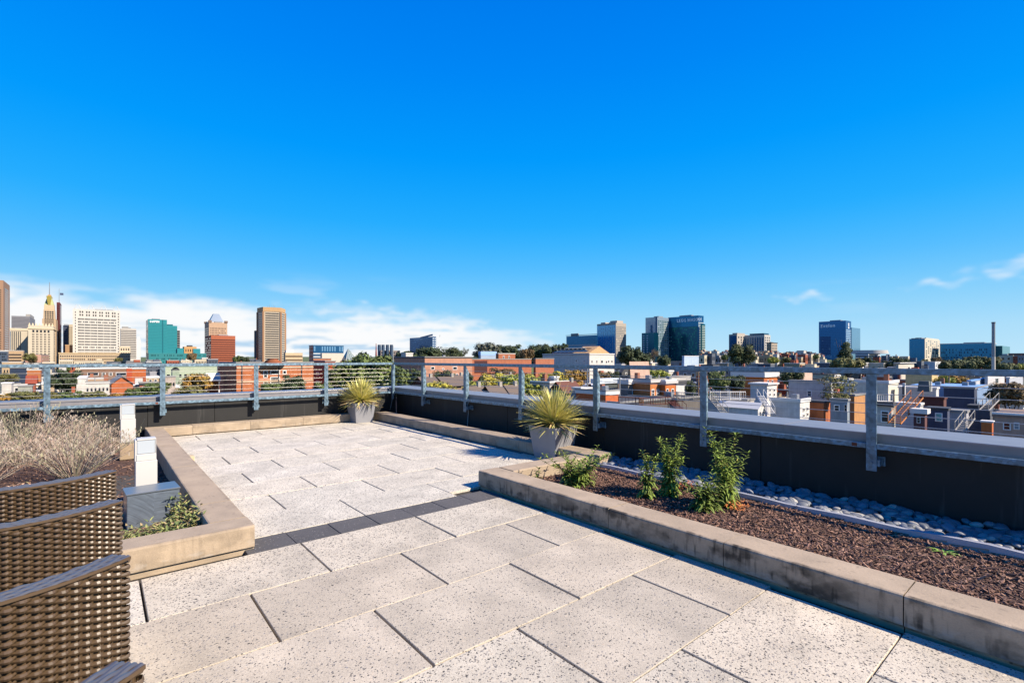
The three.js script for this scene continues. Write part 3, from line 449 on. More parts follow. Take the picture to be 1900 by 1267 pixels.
function bollard(label, x, z, y, footing) {
  const t = thing('bollard_light', label, 'bollard', V(x, y, z), 'white bollard lights in the left bed'), white = std(hex('#d8d6d2', 0.66), 0.45), w = 0.098; t.scale.set(0.8, 0.93, 0.8);
  if (footing) part(t, 'footing', new MB().bevel(-0.112, 0.112, -0.23, -0.004, -0.112, 0.112, 0.008), std(hex('#b39d80', 0.85), 0.9, 0, { map: grime }));
  else part(t, 'footing', new MB().bevel(-0.112, 0.112, -0.10, -0.004, -0.112, 0.112, 0.008), std(hex('#b39d80', 0.85), 0.9, 0, { map: grime }));
  part(t, 'base_plate', new MB().bevel(-0.106, 0.106, -0.002, 0.012, -0.106, 0.106, 0.002), std(hex('#4a4745'), 0.6));
  part(t, 'post', new MB().bevel(-w, w, 0.012, 0.335, -w, w, 0.004), white);
  part(t, 'lens_sill', new MB().bevel(-w + 0.008, w - 0.008, 0.336, 0.40, -w, w - 0.012, 0.004), white);
  part(t, 'back_fin', new MB().bevel(-w - 0.006, -w + 0.012, 0.336, 0.535, -w, w - 0.02, 0.003), white);
  const lens = part(t, 'lens', new MB().bevel(-w + 0.014, w - 0.016, 0.402, 0.53, -w + 0.01, w - 0.03, 0.004), std(hex('#c3ccd4', 0.66), 0.2)); part(lens, 'lens_frame', new MB().bevel(-w + 0.013, w - 0.008, 0.531, 0.545, -w + 0.004, w - 0.024, 0.003).box(w - 0.0155, w - 0.009, 0.402, 0.5305, -w + 0.004, w - 0.024), white);
}
bollard('white bollard light on tall concrete footing by the back wall', 0.285, -8.25, 0.21, true);
bollard('white bollard light standing behind the steel box', 0.32, -5.55, 0.09, false);
{ const t = thing('steel_box', 'low galvanized steel box in the left bed, scratched front', 'box', V(0.325, -0.02, -4.98)); t.rotation.y = 0.05; t.scale.set(0.88, 0.97, 0.9);
  const sc = tex(256, 256, (x, y) => { const u = x / 256, v = y / 256, arc = Math.hypot(u - 0.1, v + 0.6), k = 0.47 + 0.17 * (fbm(arc * 60, Math.atan2(v + 0.6, u - 0.1) * 4, 19, 4) - 0.5) + 0.08 * (fbm(x / 30, y / 30, 20, 4) - 0.5); return [k * 0.92, k, k * 1.10]; }, true, 2.2);
  part(t, 'body', new MB().bevel(-0.195, 0.195, 0, 0.275, -0.15, 0.14, 0.004), std(0xffffff, 0.3, 0.45, { map: sc })); part(t, 'lid', new MB().bevel(-0.202, 0.202, 0.276, 0.29, -0.156, 0.147, 0.003), std(hex('#8f979f', 0.8), 0.32, 0.7)); }

// ------------------------------------------------------------------ wicker chairs
{
  const Rr = 0.50, half = 0.335, th = 0.046, H0 = 0.40, H1 = 0.832;
  const path = []; const arc = (r, a0, a1, n) => { for (let i = 0; i <= n; i++) { const a = mix(a0, a1, i / n); path.push([r * Math.sin(a), r * Math.cos(a) - Rr]); } };
  const am = Math.asin(half / Rr); arc(Rr, -am, am, 60);
  { const ce = [(Rr - th / 2) * Math.sin(am), (Rr - th / 2) * Math.cos(am) - Rr]; for (let i = 1; i < 8; i++) { const a = am - 0 + Math.PI * i / 8, r = th / 2; path.push([ce[0] + r * Math.sin(a), ce[1] + r * Math.cos(a)]); } }
  arc(Rr - th, am, -am, 56);
  { const ce = [(Rr - th / 2) * Math.sin(-am), (Rr - th / 2) * Math.cos(am) - Rr]; for (let i = 1; i < 8; i++) { const a = -am + Math.PI + Math.PI * i / 8, r = th / 2; path.push([ce[0] + r * Math.sin(a), ce[1] + r * Math.cos(a)]); } }
  path.push(path[0]);
  const cum = [0]; for (let i = 1; i < path.length; i++) cum.push(cum[i - 1] + Math.hypot(path[i][0] - path[i - 1][0], path[i][1] - path[i - 1][1]));
  const S = cum[cum.length - 1]; let seek = 0;
  const onPath = (s) => { while (seek > 0 && cum[seek] > s) seek--; while (seek < cum.length - 2 && cum[seek + 1] < s) seek++; const t = (s - cum[seek]) / (cum[seek + 1] - cum[seek] || 1), a = path[seek], b = path[seek + 1], dx = b[0] - a[0], dz = b[1] - a[1], l = Math.hypot(dx, dz) || 1; return [mix(a[0], b[0], t), mix(a[1], b[1], t), -dz / l, dx / l]; };
  const weave = new MB(), nW = 2 * Math.round(S / 0.0212 / 2), p = S / nW, rows = 54, dy = (H1 - H0) / rows, R = rng(12);
  const strand = (k, y) => { const prev = []; const kk = 0.8 + 0.35 * R(); const per = 4, n = nW * per; let last = null; seek = 0; for (let i = 0; i <= n; i++) { const s = Math.min(S - 1e-6, i / n * S), [x, z, nx, nz] = onPath(s), w = 0.0006 + 0.0078 * Math.sin(Math.PI * s / p + k * Math.PI), hh = 0.0052 * (0.70 + 0.30 * Math.abs(Math.sin(Math.PI * s / p))), tilt = 0.0; const row = [[-hh, -0.0016], [0, 0.0010], [hh, -0.0016]].map(([dh, b]) => V(x - nx * -1 * (w + b), y + dh, z - nz * -1 * (w + b))); if (last) { const o = V(nx, 0, nz); for (let q = 0; q < 2; q++) { const A = last[q], B = row[q], C = row[q + 1], D = last[q + 1]; const nrm = B.clone().sub(A).cross(D.clone().sub(A)); nrm.dot(o) > 0 ? weave.quad(A, B, C, D) : weave.quad(A, D, C, B); } } last = row; } };
  // path normal must point outwards: outer arc runs left to right with +z outside
  for (let k = 0; k < rows; k++) strand(k, H0 + (k + 0.5) * dy);
  const core = new MB(); seek = 0; for (let j = 0; j < nW; j++) { const q = onPath((j + 0.5) * p % S), tx = -q[3], tz = q[2], e = 0.0074, f = (a, y, o) => V(q[0] + tx * a + q[2] * o, y, q[1] + tz * a + q[3] * o), N = V(q[2], 0, q[3]); for (const [a, b, oa, ob] of [[-e, 0, -0.0062, -0.0036], [0, e, -0.0036, -0.0062]]) { const A = f(a, H0, oa), B = f(b, H0, ob), C = f(b, H1, ob), D = f(a, H1, oa); B.clone().sub(A).cross(D.clone().sub(A)).dot(N) > 0 ? core.quad(A, B, C, D) : core.quad(A, D, C, B); } }
  const rim = new MB(); for (let b = 0; b < 5; b++) { let last = null; const r = Rr + 0.004 - (b + 0.5) * (th + 0.006) / 5, hw = 0.0053; for (let i = 0; i <= 160; i++) { const a = mix(-am - 0.028, am + 0.028, i / 160), w = 0.0016 * Math.sin(i / 160 * Math.PI * 30 + b * Math.PI), prof = [[-hw, -0.0025], [-hw * 0.4, 0.0008], [hw * 0.4, 0.0008], [hw, -0.0025]].map(([d, h]) => V((r + d) * Math.sin(a), H1 + 0.012 + h + w, (r + d) * Math.cos(a) - Rr)); if (last) for (let q = 0; q < 3; q++) { const n = prof[q].clone().sub(last[q]).cross(last[q + 1].clone().sub(last[q])); n.y > 0 ? rim.quad(last[q], prof[q], prof[q + 1], last[q + 1]) : rim.quad(last[q], last[q + 1], prof[q + 1], prof[q]); } last = prof; } }
  const rimCore = new MB(); for (let i = 0; i < 60; i++) { const a = mix(-am - 0.03, am + 0.03, i / 60), b = mix(-am - 0.03, am + 0.03, (i + 1) / 60), Q = (r, t, y) => V(r * Math.sin(t), y, r * Math.cos(t) - Rr), r0 = Rr + 0.005, r1 = Rr - th - 0.005, y0 = H1 + 0.003, y1 = H1 + 0.010; rimCore.quad(Q(r0, a, y0), Q(r0, b, y0), Q(r0, b, y1), Q(r0, a, y1)); rimCore.quad(Q(r0, a, y1), Q(r0, b, y1), Q(r1, b, y1), Q(r1, a, y1)); rimCore.quad(Q(r1, a, y1), Q(r1, b, y1), Q(r1, b, y0), Q(r1, a, y0)); if (i === 0) rimCore.quad(Q(r0, a, y0), Q(r0, a, y1), Q(r1, a, y1), Q(r1, a, y0)); if (i === 59) rimCore.quad(Q(r0, b, y0), Q(r1, b, y0), Q(r1, b, y1), Q(r0, b, y1)); }
  const mWick = std(hex('#6b563f', 0.52), 0.42), mDark = std(hex('#5a4836', 0.6), 0.6), mRim = std(hex('#50525a', 0.8), 0.3);
  const gWeave = weave.geo(), gCore = core.geo(), gRim = rim.geo(), gRimCore = rimCore.geo();
  const chair = thing('wicker_chair', 'brown wicker chair second from the front of the row', 'chair', V(0, 0, 0), 'brown wicker chairs in a row at the left');
  const back = part(chair, 'backrest', gCore, mWick); part(back, 'woven_strands', gWeave, mWick); stuff(back.children[0]).name = 'woven_strand';
  const rimM = part(chair, 'top_rim', gRimCore, mWick); part(rimM, 'rim_strand', gRim, mRim);
  part(chair, 'seat', new MB().bevel(-0.29, 0.29, 0.36, 0.43, -0.475, -0.07, 0.015), mDark);
  part(chair, 'seat_apron', new MB().bevel(-0.275, 0.275, 0.26, 0.358, -0.46, -0.09, 0.01), mWick);
  for (const s of [-1, 1]) { for (const z of [-0.44, -0.10]) part(chair, 'leg', new MB().bevel(s * 0.265 - 0.022, s * 0.265 + 0.022, 0.0, 0.258, z - 0.022, z + 0.022, 0.005), mDark); }
  // the right end of each back stands at x = 0.061
  const spots = [[-2.585, 'farthest wicker chair of the row, beside the steel box'], [-2.03, 'wicker chair second from the far end of the row'], [-1.435, 'wicker chair second from the camera, its back filling the lower left'], [-0.895, 'nearest wicker chair, only its blue-lit top rim showing at the bottom']];
  spots.forEach(([z, lab], i) => { const c = i ? chair.clone() : chair; if (i) { c.name = numbered('wicker_chair'); scene.add(c); } c.position.set(-0.293, 0.005, z + 0.105); c.rotation.y = [0.01, -0.015, 0.0, 0.02][i]; c.userData = { ...c.userData, label: lab }; });
}
// ------------------------------------------------------------------ city helpers
const font = await new FontLoader().loadAsync('fonts/droid/droid_sans_bold.typeface.json');
const UPV = V(0, 1, 0);
// a block from the bearings of its left edge, near corner and right edge, its top and its distance
function block(l, c, r, t, d, phi = 0) {
  const mirrored = c < 184 && r - c > c - l; if (mirrored) c = r - (c - l);
  const C = at(c, HZ, d); C.y = GROUND; const H = yAt(t, d) - GROUND;
  const left = c < 184 || (c < 300 && c - l > r - c); let u = left ? V(-1, 0, 0) : V(0, 0, -1), v = left ? V(0, 0, -1) : V(1, 0, 0);
  u.applyAxisAngle(UPV, phi); v.applyAxisAngle(UPV, phi);
  const solve = (w, px) => { const k = (px - CX) / F, cr = C.dot(RGT), cd = C.dot(FWD); return (k * cd - cr) / (w.dot(RGT) - k * w.dot(FWD)); };
  let a = solve(u, l), b = solve(v, r); const lim = d * 0.12; if (!(a > 0.5)) a = Math.min(lim, Math.max(6, Math.abs(b))); if (!(b > 0.5)) b = Math.min(lim, Math.max(6, Math.abs(a)));
  a = Math.min(a, lim * 2.2); b = Math.min(b, lim * 2.2);
  const T = { C, H, a, b, u, v, d };
  T.A = { o: V(0, 0, 0), r: u, n: v.clone().negate(), L: a, H, T }; T.B = { o: V(0, 0, 0), r: v, n: u.clone().negate(), L: b, H, T };
  if (mirrored) [T.A, T.B] = [T.B, T.A];
  return T;
}
const bodyGeo = (T, y0 = 0, y1 = T.H, g = 0) => new MB().obox(T.u.clone().multiplyScalar(T.a / 2).addScaledVector(T.v, T.b / 2).add(V(0, (y0 + y1) / 2, 0)), T.u.clone().multiplyScalar(T.a / 2 + g), V(0, (y1 - y0) / 2, 0), T.v.clone().multiplyScalar(T.b / 2 + g));
const pane = (m, f, s0, s1, y0, y1, out = 0.12, inn = 0.1) => m.obox(f.o.clone().addScaledVector(f.r, (s0 + s1) / 2).add(V(0, (y0 + y1) / 2, 0)).addScaledVector(f.n, (out - inn) / 2), f.r.clone().multiplyScalar((s1 - s0) / 2), V(0, (y1 - y0) / 2, 0), f.n.clone().multiplyScalar((out + inn) / 2));
function grid(m, f, cols, rows, fw = 0.55, fh = 0.55, s = [0.04, 0.96], y = [0.04, 0.95], skip = null, out = 0.12) {
  const ds = f.L * (s[1] - s[0]) / cols, dy = f.H * (y[1] - y[0]) / rows;
  for (let i = 0; i < cols; i++) for (let j = 0; j < rows; j++) { if (skip && skip(i, j) || (cols > 3 && hash2(i * 7 + cols, j * 3 + rows, 77) < 0.07)) continue; const cs = f.L * s[0] + (i + 0.5) * ds, cy = f.H * y[0] + (j + 0.5) * dy; pane(m, f, cs - ds * fw / 2, cs + ds * fw / 2, cy - dy * fh / 2, cy + dy * fh / 2, out); }
  return m;
}
const hit = (f, px, py) => { const o = V(0, EYE, 0), dir = at(px, py, 1).sub(o), C = f.T.C, t = C.clone().sub(o).dot(f.n) / dir.dot(f.n), p = o.addScaledVector(dir, t).sub(C); return [p.dot(f.r), p.y]; };
function build(name, label, category, T, mat, group) { const g = thing(name, label, category, T.C, group); part(g, 'wall', bodyGeo(T), mat); if (T.H > 45 && T.a > 8 && T.b > 8) { const Q = rng(Math.round(T.H * 31 + T.a * 7)), s = 0.15 + 0.3 * Q(), t = 0.15 + 0.3 * Q(); part(g, 'roof_plant', new MB().obox(T.u.clone().multiplyScalar(T.a * (s + 0.2)).addScaledVector(T.v, T.b * (t + 0.2)).add(V(0, T.H + 1.1, 0)), T.u.clone().multiplyScalar(T.a * 0.2), V(0, 1.1 + Q(), 0), T.v.clone().multiplyScalar(T.b * 0.2)), mMast); } return g; }
const wins = (g, fn, mat, name = 'window_grid') => { const m = new MB(); fn(m); return stuff(part(g, name, m, mat)); };
const gl = (h, k = 1, r = 0.12) => { const c = hex(h, k), blue = c.b > 0.05 && c.b > c.r * 2.2; return std(blue ? c.multiplyScalar(1.5) : c, blue ? 0.2 : r, blue ? 0.75 : 0); };
const mPane = gl('#1c2530', 0.7), mPaneBlue = gl('#0f3a63', 0.75), mPaneTeal = gl('#0d4a58', 0.8), mFrame = std(hex('#e8e6e2', 0.8), 0.6), mRoofW = std(hex('#cfcdca', 0.85), 0.8), mRoofG = std(hex('#8a8988', 0.8), 0.85), mRoofD = std(hex('#3c3d42', 0.8), 0.85), mMast = std(hex('#8b8f95', 0.8), 0.5, 0.3);
const mast = (g, pos, h, r, mat = mMast, name = 'mast') => part(g, name, new MB().tube([pos, pos.clone().add(V(0, h, 0))], r, r * 0.5, 5), mat);
function sign(g, f, text, s, y, h, mat) {   // lettering reading left to right seen from outside; s, y = middle
  const geo = new TextGeometry(text, { font, size: h, depth: 0.6, curveSegments: 3 }); geo.computeBoundingBox(); const w = geo.boundingBox.max.x; geo.translate(-w / 2, -h / 2, 0);
  const x = UPV.clone().cross(f.n), M = new THREE.Matrix4().makeBasis(x, UPV, f.n).setPosition(f.o.clone().addScaledVector(f.r, s).add(V(0, y, 0)).addScaledVector(f.n, 0.3)); geo.applyMatrix4(M); return part(g, 'sign_lettering', geo, mat);
}
const roofBox = (g, T, s0, s1, v0, v1, h, mat, name = 'roof_house') => part(g, name, new MB().obox(T.u.clone().multiplyScalar(T.a * (s0 + s1) / 2).addScaledVector(T.v, T.b * (v0 + v1) / 2).add(V(0, T.H + h / 2, 0)), T.u.clone().multiplyScalar(T.a * (s1 - s0) / 2), V(0, h / 2, 0), T.v.clone().multiplyScalar(T.b * (v1 - v0) / 2)), mat);

// ------------------------------------------------------------------ downtown skyline, left of the picture
{ const T = block(-75, 5, 17, 520, 950), g = build('office_tower', 'tall tan tower cut off by the left edge', 'building', T, wall('#a8846a', 0.85)); wins(g, (m) => grid(m, T.B, 1, 34, 0.62, 0.5, [0.02, 0.98], [0.05, 0.93])  , mPane, 'window_band'); wins(g, (m) => grid(m, T.A, 10, 34, 0.3, 0.5, [0.02, 0.9], [0.05, 0.9]), mPane); }
{ const T = block(20, 54, 64, 587, 1180), g = build('office_slab', 'grey ribbed office slab beside the tall tan tower', 'building', T, wall('#8d8d93', 0.75)); wins(g, (m) => grid(m, T.A, 1, 26, 0.97, 0.42, [0, 1], [0.3, 0.97]), std(hex('#55565d', 0.8), 0.4), 'window_band'); roofBox(g, T, 0.0, 0.25, 0.1, 0.8, 6, wall('#b8b4ae', 0.7)); }
{ const T = block(18, 50, 52, 611, 900), g = build('office_block', 'cream block with tall black vertical window strips', 'building', T, wall('#d2c4ac', 0.8)); wins(g, (m) => grid(m, T.A, 6, 1, 0.42, 1, [0.36, 1.02], [0.02, 0.94]), mPane, 'window_strip'); part(g, 'cornice', bodyGeo(T, T.H - 2.5, T.H + 1.5, 0.8), wall('#e3d2b4', 0.8)); }
{ const T = block(51, 98, 108, 605, 850), g = build('stone_building', 'cream stone building with rows of small windows under the spired tower', 'building', T, wall('#d6c8b0', 0.82)); wins(g, (m) => { for (let k = 0; k < 5; k++) grid(m, T.A, 2, 15, 0.6, 0.62, [0.13 + k * 0.155, 0.13 + k * 0.155 + 0.095], [0.02, 0.83]); grid(m, T.A, 5, 1, 0.55, 0.75, [0.12, 0.87], [0.84, 0.91]); grid(m, T.B, 4, 15, 0.4, 0.5, [0.1, 0.9], [0.02, 0.85]); }, mPane); part(g, 'cornice', bodyGeo(T, T.H * 0.925, T.H * 0.945, 1.2), wall('#e8d6b2', 0.8)); for (let i = 0; i < 8; i++) part(g, 'finial', new MB().prism([[-1.3, -1.3], [1.3, -1.3], [1.3, 1.3], [-1.3, 1.3]], 0, 4.2, 0.35), wall('#e4d3b0', 0.8)).position.copy(T.u.clone().multiplyScalar(T.a * (0.04 + i * 0.13)).add(V(0, T.H, 0)).addScaledVector(T.v, 1.5)); }
{ const T = block(77, 103, 108, 592, 890), g = build('spired_tower', 'stone tower with green and gold pyramid crown and needle spire', 'building', T, wall('#c2a888', 0.8)); const H = T.H, c = T.u.clone().multiplyScalar(T.a / 2).addScaledVector(T.v, T.a / 2), w = T.a / 2, sq = (k) => [[-w * k, -w * k], [w * k, -w * k], [w * k, w * k], [-w * k, w * k]], y = (p) => yAt(p, 890) - GROUND; const st = (nm, k, p0, p1, s1, mat) => { const q = part(g, nm, new MB().prism(sq(k), y(p0), y(p1), s1), mat); q.position.copy(c); return q; };
  st('upper_shaft', 0.86, 592, 575, 0.94, wall('#c9b090', 0.8)); st('belfry', 0.76, 575, 566, 0.95, wall('#d3bc98', 0.8)); st('crown_roof', 0.72, 566, 550, 0.36, std(hex('#98a06c', 0.8), 0.5)); st('lantern', 0.27, 550, 547, 0.9, std(hex('#a87f3e', 0.8), 0.5)); st('crown_rib', 0.17, 566, 550.5, 2.2, std(hex('#bfae58', 0.8), 0.45)).scale.set(1, 1, 4.45); mast(g, c.clone().add(V(0, y(547), 0)), 23, 0.7, mMast, 'spire'); wins(g, (m) => { for (const [p0, p1, n] of [[592, 577, 4], [640, 593, 5]]) { const f = { ...T.A, H: 1 }; const dy = 3.6; for (let yy = y(p0) + 1; yy < y(p1); yy += dy) for (let i = 0; i < n; i++) { const s = T.a * (0.16 + 0.68 * (i + 0.5) / n); pane(m, T.A, s - 1, s + 1, yy, yy + 2, p0 === 592 ? -w * 0.1 : 0.15, p0 === 592 ? w * 0.2 : 0.1); } } }, mPane); }
{ const T = block(104, 107, 113, 561, 930), g = build('slender_tower', 'slim dark red tower with a flagpole on its roof', 'building', T, wall('#6e2a2a', 0.7)); wins(g, (m) => { grid(m, T.B, 1, 30, 0.9, 0.45, [0, 1], [0.1, 0.97]); grid(m, T.A, 1, 30, 0.9, 0.45, [0, 1], [0.1, 0.97]); }, gl('#3a1a1e', 0.6), 'window_band'); mast(g, V(-1, T.H, -1), 26, 0.45, mMast, 'flagpole'); part(g, 'flag', new MB().box(0, 5, T.H + 14, T.H + 18, -1.2, -0.9), std(hex('#3c4a6a', 0.7), 0.8)); }
{ const T = block(116, 127, 128, 604, 1040), g = build('glass_tower', 'dark glass tower squeezed left of the white grid slab', 'building', T, gl('#26304a', 0.6, 0.2)); wins(g, (m) => grid(m, T.A, 1, 20, 0.96, 0.3, [0, 1], [0.1, 0.97]), std(hex('#6f7482', 0.6), 0.5), 'floor_band'); roofBox(g, T, 0.1, 0.9, 0.1, 0.9, 3, mMast); }
{ const T = block(127, 134, 135, 602, 1030), g = build('stone_building', 'narrow cream block left of the white grid slab', 'building', T, wall('#cdbb9c', 0.8)); wins(g, (m) => grid(m, T.A, 2, 20, 0.5, 0.5), mPane); }
{ const T = block(134, 222, 224, 577, 930), g = build('grid_slab', 'wide white slab with a grid of windows and slanted roof masts', 'building', T, wall('#d9d5cc', 0.82)); wins(g, (m) => { for (let k = 0; k < 6; k++) grid(m, T.A, 5, 15, 0.72, 0.5, [0.085 + k * 0.137, 0.085 + k * 0.137 + 0.128], [0.16, 0.86]); grid(m, T.A, 1, 18, 0.5, 0.5, [0.02, 0.06], [0.14, 0.97]); grid(m, T.A, 1, 18, 0.5, 0.5, [0.93, 0.965], [0.14, 0.97]); }, mPane); wins(g, (m) => { for (let k = 0; k < 6; k++) { grid(m, T.A, 2, 2, 0.55, 0.6, [0.09 + k * 0.137, 0.09 + k * 0.137 + 0.1], [0.88, 0.98]); } }, gl('#3d3a36', 0.7), 'crown_window'); wins(g, (m) => pane(m, T.A, T.a * 0.06, T.a * 0.9, T.H * 0.12, T.H * 0.145, 0.3), mPane, 'shadow_slot'); for (let k = 0; k < 8; k++) part(g, 'roof_mast', new MB().tube([V(0, T.H, 0).addScaledVector(T.u, T.a * (0.02 + k * 0.135)), V(0, T.H + 8.5, 0).addScaledVector(T.u, T.a * (0.02 + k * 0.135) + (k % 2 ? -3 : 3.5))], 0.42, 0.3, 4), mRoofW); part(g, 'podium_arcade', new MB().obox(T.u.clone().multiplyScalar(T.a * 0.5).add(V(0, T.H * 0.06, 0)).addScaledVector(T.v, -2), T.u.clone().multiplyScalar(T.a * 0.48), V(0, T.H * 0.05, 0), T.v.clone().multiplyScalar(2.4)), wall('#d0b48c', 0.8)); }
{ const T = block(108, 241, 243, 655.5, 860), g = build('office_block', 'long low tan office block below the white grid slab', 'building', T, wall('#cbb392', 0.82)); wins(g, (m) => grid(m, T.A, 34, 7, 0.62, 0.42, [0.01, 0.99], [-0.3, 0.9], (i, j) => j < 3), mPane); part(g, 'cornice', bodyGeo(T, T.H - 1.2, T.H + 0.5, 0.6), wall('#d9bd92', 0.8)); }
{ const T = block(120, 136, 137, 641, 895), g = build('annex', 'small brown annex left of the white slab base', 'building', T, wall('#b18c66', 0.8)); part(g, 'parapet', bodyGeo(T, T.H, T.H + 1.2, 0.3), wall('#c8a67c', 0.8)); }
{ const T = block(223, 252, 254, 610, 1010), g = build('office_block', 'white office block with thin dark bands right of the grid slab', 'building', T, wall('#cfcac3', 0.8)); wins(g, (m) => { grid(m, T.A, 1, 16, 0.98, 0.42, [0, 1], [0.25, 0.97]); grid(m, T.B, 1, 16, 0.98, 0.42, [0, 1], [0.25, 0.97]); }, gl('#4d4a4c', 0.7), 'window_band'); roofBox(g, T, 0.5, 0.9, 0.2, 0.8, 4, mRoofG); }
{ const T = block(221, 241, 243, 643, 905), g = build('stone_building', 'cream stone block at the foot of the banded office block', 'building', T, wall('#d9cbb0', 0.8)); wins(g, (m) => grid(m, T.A, 4, 3, 0.45, 0.5, [0.05, 0.95], [0.4, 0.97]), mPane); }
{ const T = block(252, 260, 262, 628, 1080), g = build('slender_tower', 'plain white slim block left of the teal glass building', 'building', T, wall('#dcdedf', 0.85)); roofBox(g, T, 0.2, 0.8, 0.2, 0.8, 3, mRoofW); }
{ const mTeal = std(hex('#2f9098', 0.62), 0.28), mTealD = std(hex('#1b7480', 0.55), 0.28);
  const T = block(270, 274, 309, 592, 800), g = build('teal_glass_tower', 'stepped teal glass office building with white lettering on top', 'building', T, mTeal); wins(g, (m) => grid(m, T.B, 1, 26, 0.99, 0.14, [0, 1], [0.15, 0.92]), mTealD, 'floor_band'); wins(g, (m) => grid(m, T.A, 1, 16, 0.9, 0.4, [0, 1], [0.1, 0.9]), gl('#12454c', 0.6), 'side_band'); wins(g, (m) => pane(m, T.B, T.b * 0.74, T.b * 0.80, 0, T.H, 0.2), mTealD, 'shaft'); sign(g, T.B, 'LUPIN', T.b * 0.33, T.H - 3.6, 3.1, std(hex('#ffffff', 0.9), 0.5));
  const flush = (px) => { const [q] = hit(T.B, px, HZ); return T.C.clone().addScaledVector(T.v, q).dot(FWD); };
  const add = (l, c, r, t, d, nm, mat) => { const Q = block(l, c, r, t, d), q = part(g, nm, bodyGeo(Q), mat); q.position.copy(Q.C).sub(T.C); return Q; };
  const Q2 = add(308, 309, 328, 604, flush(309) + 0.6, 'lower_wing', mTeal); wins(g, (m) => grid(m, Q2.B, 1, 24, 0.99, 0.14, [0, 1], [0.15, 0.96]), mTealD, 'floor_band').position.copy(Q2.C).sub(T.C); const Q5 = add(308, 310, 320, 601.5, flush(310) + 4, 'roof_plant', mTealD); const Q3 = add(327, 328, 333, 613, flush(328) + 3, 'balcony_stack', std(hex('#6f6a66', 0.7), 0.7)); wins(g, (m) => grid(m, Q3.B, 1, 12, 1, 0.5, [0, 1], [0.3, 1]), mPane, 'balcony_band').position.copy(Q3.C).sub(T.C);
  const Q4 = add(271, 275, 382, 655, 785, 'podium', std(hex('#3a9498', 0.5), 0.35)); wins(g, (m) => grid(m, Q4.B, 44, 6, 0.5, 0.45, [0.01, 0.99], [-0.2, 0.97], (i, j) => j < 2 || hash2(i, j, 3) < 0.35), gl('#123f44', 0.7)).position.copy(Q4.C).sub(T.C); add(356, 358, 371, 647, flush(358) - 4, 'podium_pavilion', mTeal); add(327, 328, 340, 646, flush(328) - 2, 'podium_step', mTeal); }
{ const T = block(338, 341, 364, 643, 860), g = build('stone_building', 'orange cream building peeking over the teal podium', 'building', T, wall('#cf9f68', 0.85)); wins(g, (m) => grid(m, T.B, 5, 2, 0.4, 0.5, [0.05, 0.95], [0.5, 0.95]), mPane); roofBox(g, T, 0.2, 0.8, 0.3, 0.7, 2.5, mRoofD); }
{ const T = block(379, 387, 421, 598, 930), g = build('pyramid_tower', 'pinkish stone tower with a blue grey pyramid roof', 'building', T, wall('#c3a487', 0.85)); wins(g, (m) => { grid(m, T.B, 11, 17, 0.5, 0.55, [0.06, 0.94], [0.1, 0.9]); grid(m, T.A, 4, 17, 0.5, 0.6, [0.06, 0.94], [0.1, 0.9]); }, gl('#5b4a44', 0.7)); const c = T.u.clone().multiplyScalar(T.a * 0.5).addScaledVector(T.v, T.b * 0.5), w = T.b * 0.42; part(g, 'roof', new MB().prism([[-w, -w], [w, -w], [w, w], [-w, w]], T.H, yAt(580, 930) - GROUND, 0.36), std(hex('#5f7088', 0.75), 0.35, 0.3)).position.copy(c); part(g, 'roof_curb', new MB().prism([[-w * 1.12, -w * 1.12], [w * 1.12, -w * 1.12], [w * 1.12, w * 1.12], [-w * 1.12, w * 1.12]], T.H - 1, T.H + 1.6), wall('#ded2c3', 0.85)).position.copy(c); for (const [i, j] of [[0, 0], [1, 0], [0, 1], [1, 1]]) part(g, 'corner_turret', new MB().box(-2.6, 2.6, T.H, T.H + 4, -2.6, 2.6), wall('#8c7566', 0.8)).position.copy(T.u.clone().multiplyScalar(T.a * (0.03 + 0.94 * i)).addScaledVector(T.v, T.b * (0.06 + 0.88 * j))); }
{ const T = block(380, 391, 436, 622, 880), g = build('banded_office', 'orange red office block with dark horizontal window bands', 'building', T, wall('#b0603f', 0.85)); wins(g, (m) => { grid(m, T.B, 1, 14, 0.99, 0.42, [0, 1], [0.0, 0.9]); grid(m, T.A, 6, 14, 0.6, 0.55, [0, 1], [0.0, 0.95]); }, gl('#3d1c1c', 0.7), 'window_band'); }
{ // five-sided tower
  const d = 980, C = at(503.5, HZ, d); C.y = GROUND; const H = yAt(572, d) - GROUND, w = 47 / F * d / 2 * 1.04, poly = []; for (let i = 0; i < 5; i++) { const a = -Math.PI / 2 + i * 2 * Math.PI / 5 + 2.72; poly.push([Math.cos(a) * w, Math.sin(a) * w]); }
  const g = thing('pentagonal_tower', 'five sided white and tan tower standing alone mid left', 'building', C); part(g, 'wall', new MB().prism(poly, 0, H * 0.93), wall('#d6c6ae', 0.82)); part(g, 'crown_band', new MB().prism(poly.map(([x, z]) => [x * 1.03, z * 1.03]), H * 0.93, H), wall('#cfa878', 0.85));
  const m = new MB(), p = new MB(); for (let i = 0; i < 5; i++) { const A = poly[i], B = poly[(i + 1) % 5], r = V(B[0] - A[0], 0, B[1] - A[1]), L = r.length(); r.normalize(); let n = V(r.z, 0, -r.x); if (n.dot(V(A[0] + B[0], 0, A[1] + B[1])) < 0) n.negate(); const f = { o: V(A[0], 0, A[1]), r, n, L, H: H * 0.93 }; grid(m, f, 1, 25, 0.78, 0.5, [0, 1], [0.0, 0.985]); p.obox(V(A[0] * 1.01, H * 0.465, A[1] * 1.01), V(1.5, 0, 0), V(0, H * 0.465, 0), V(0, 0, 1.5)); }
  stuff(part(g, 'window_band', m, gl('#2b2c30', 0.7))); part(g, 'corner_pier', p, wall('#a9805f', 0.8)); for (const [x, h] of [[-7, 6], [-4, 7], [0, 5], [4, 7], [6, 5]]) mast(g, V(x, H, 0), h, 0.35); }
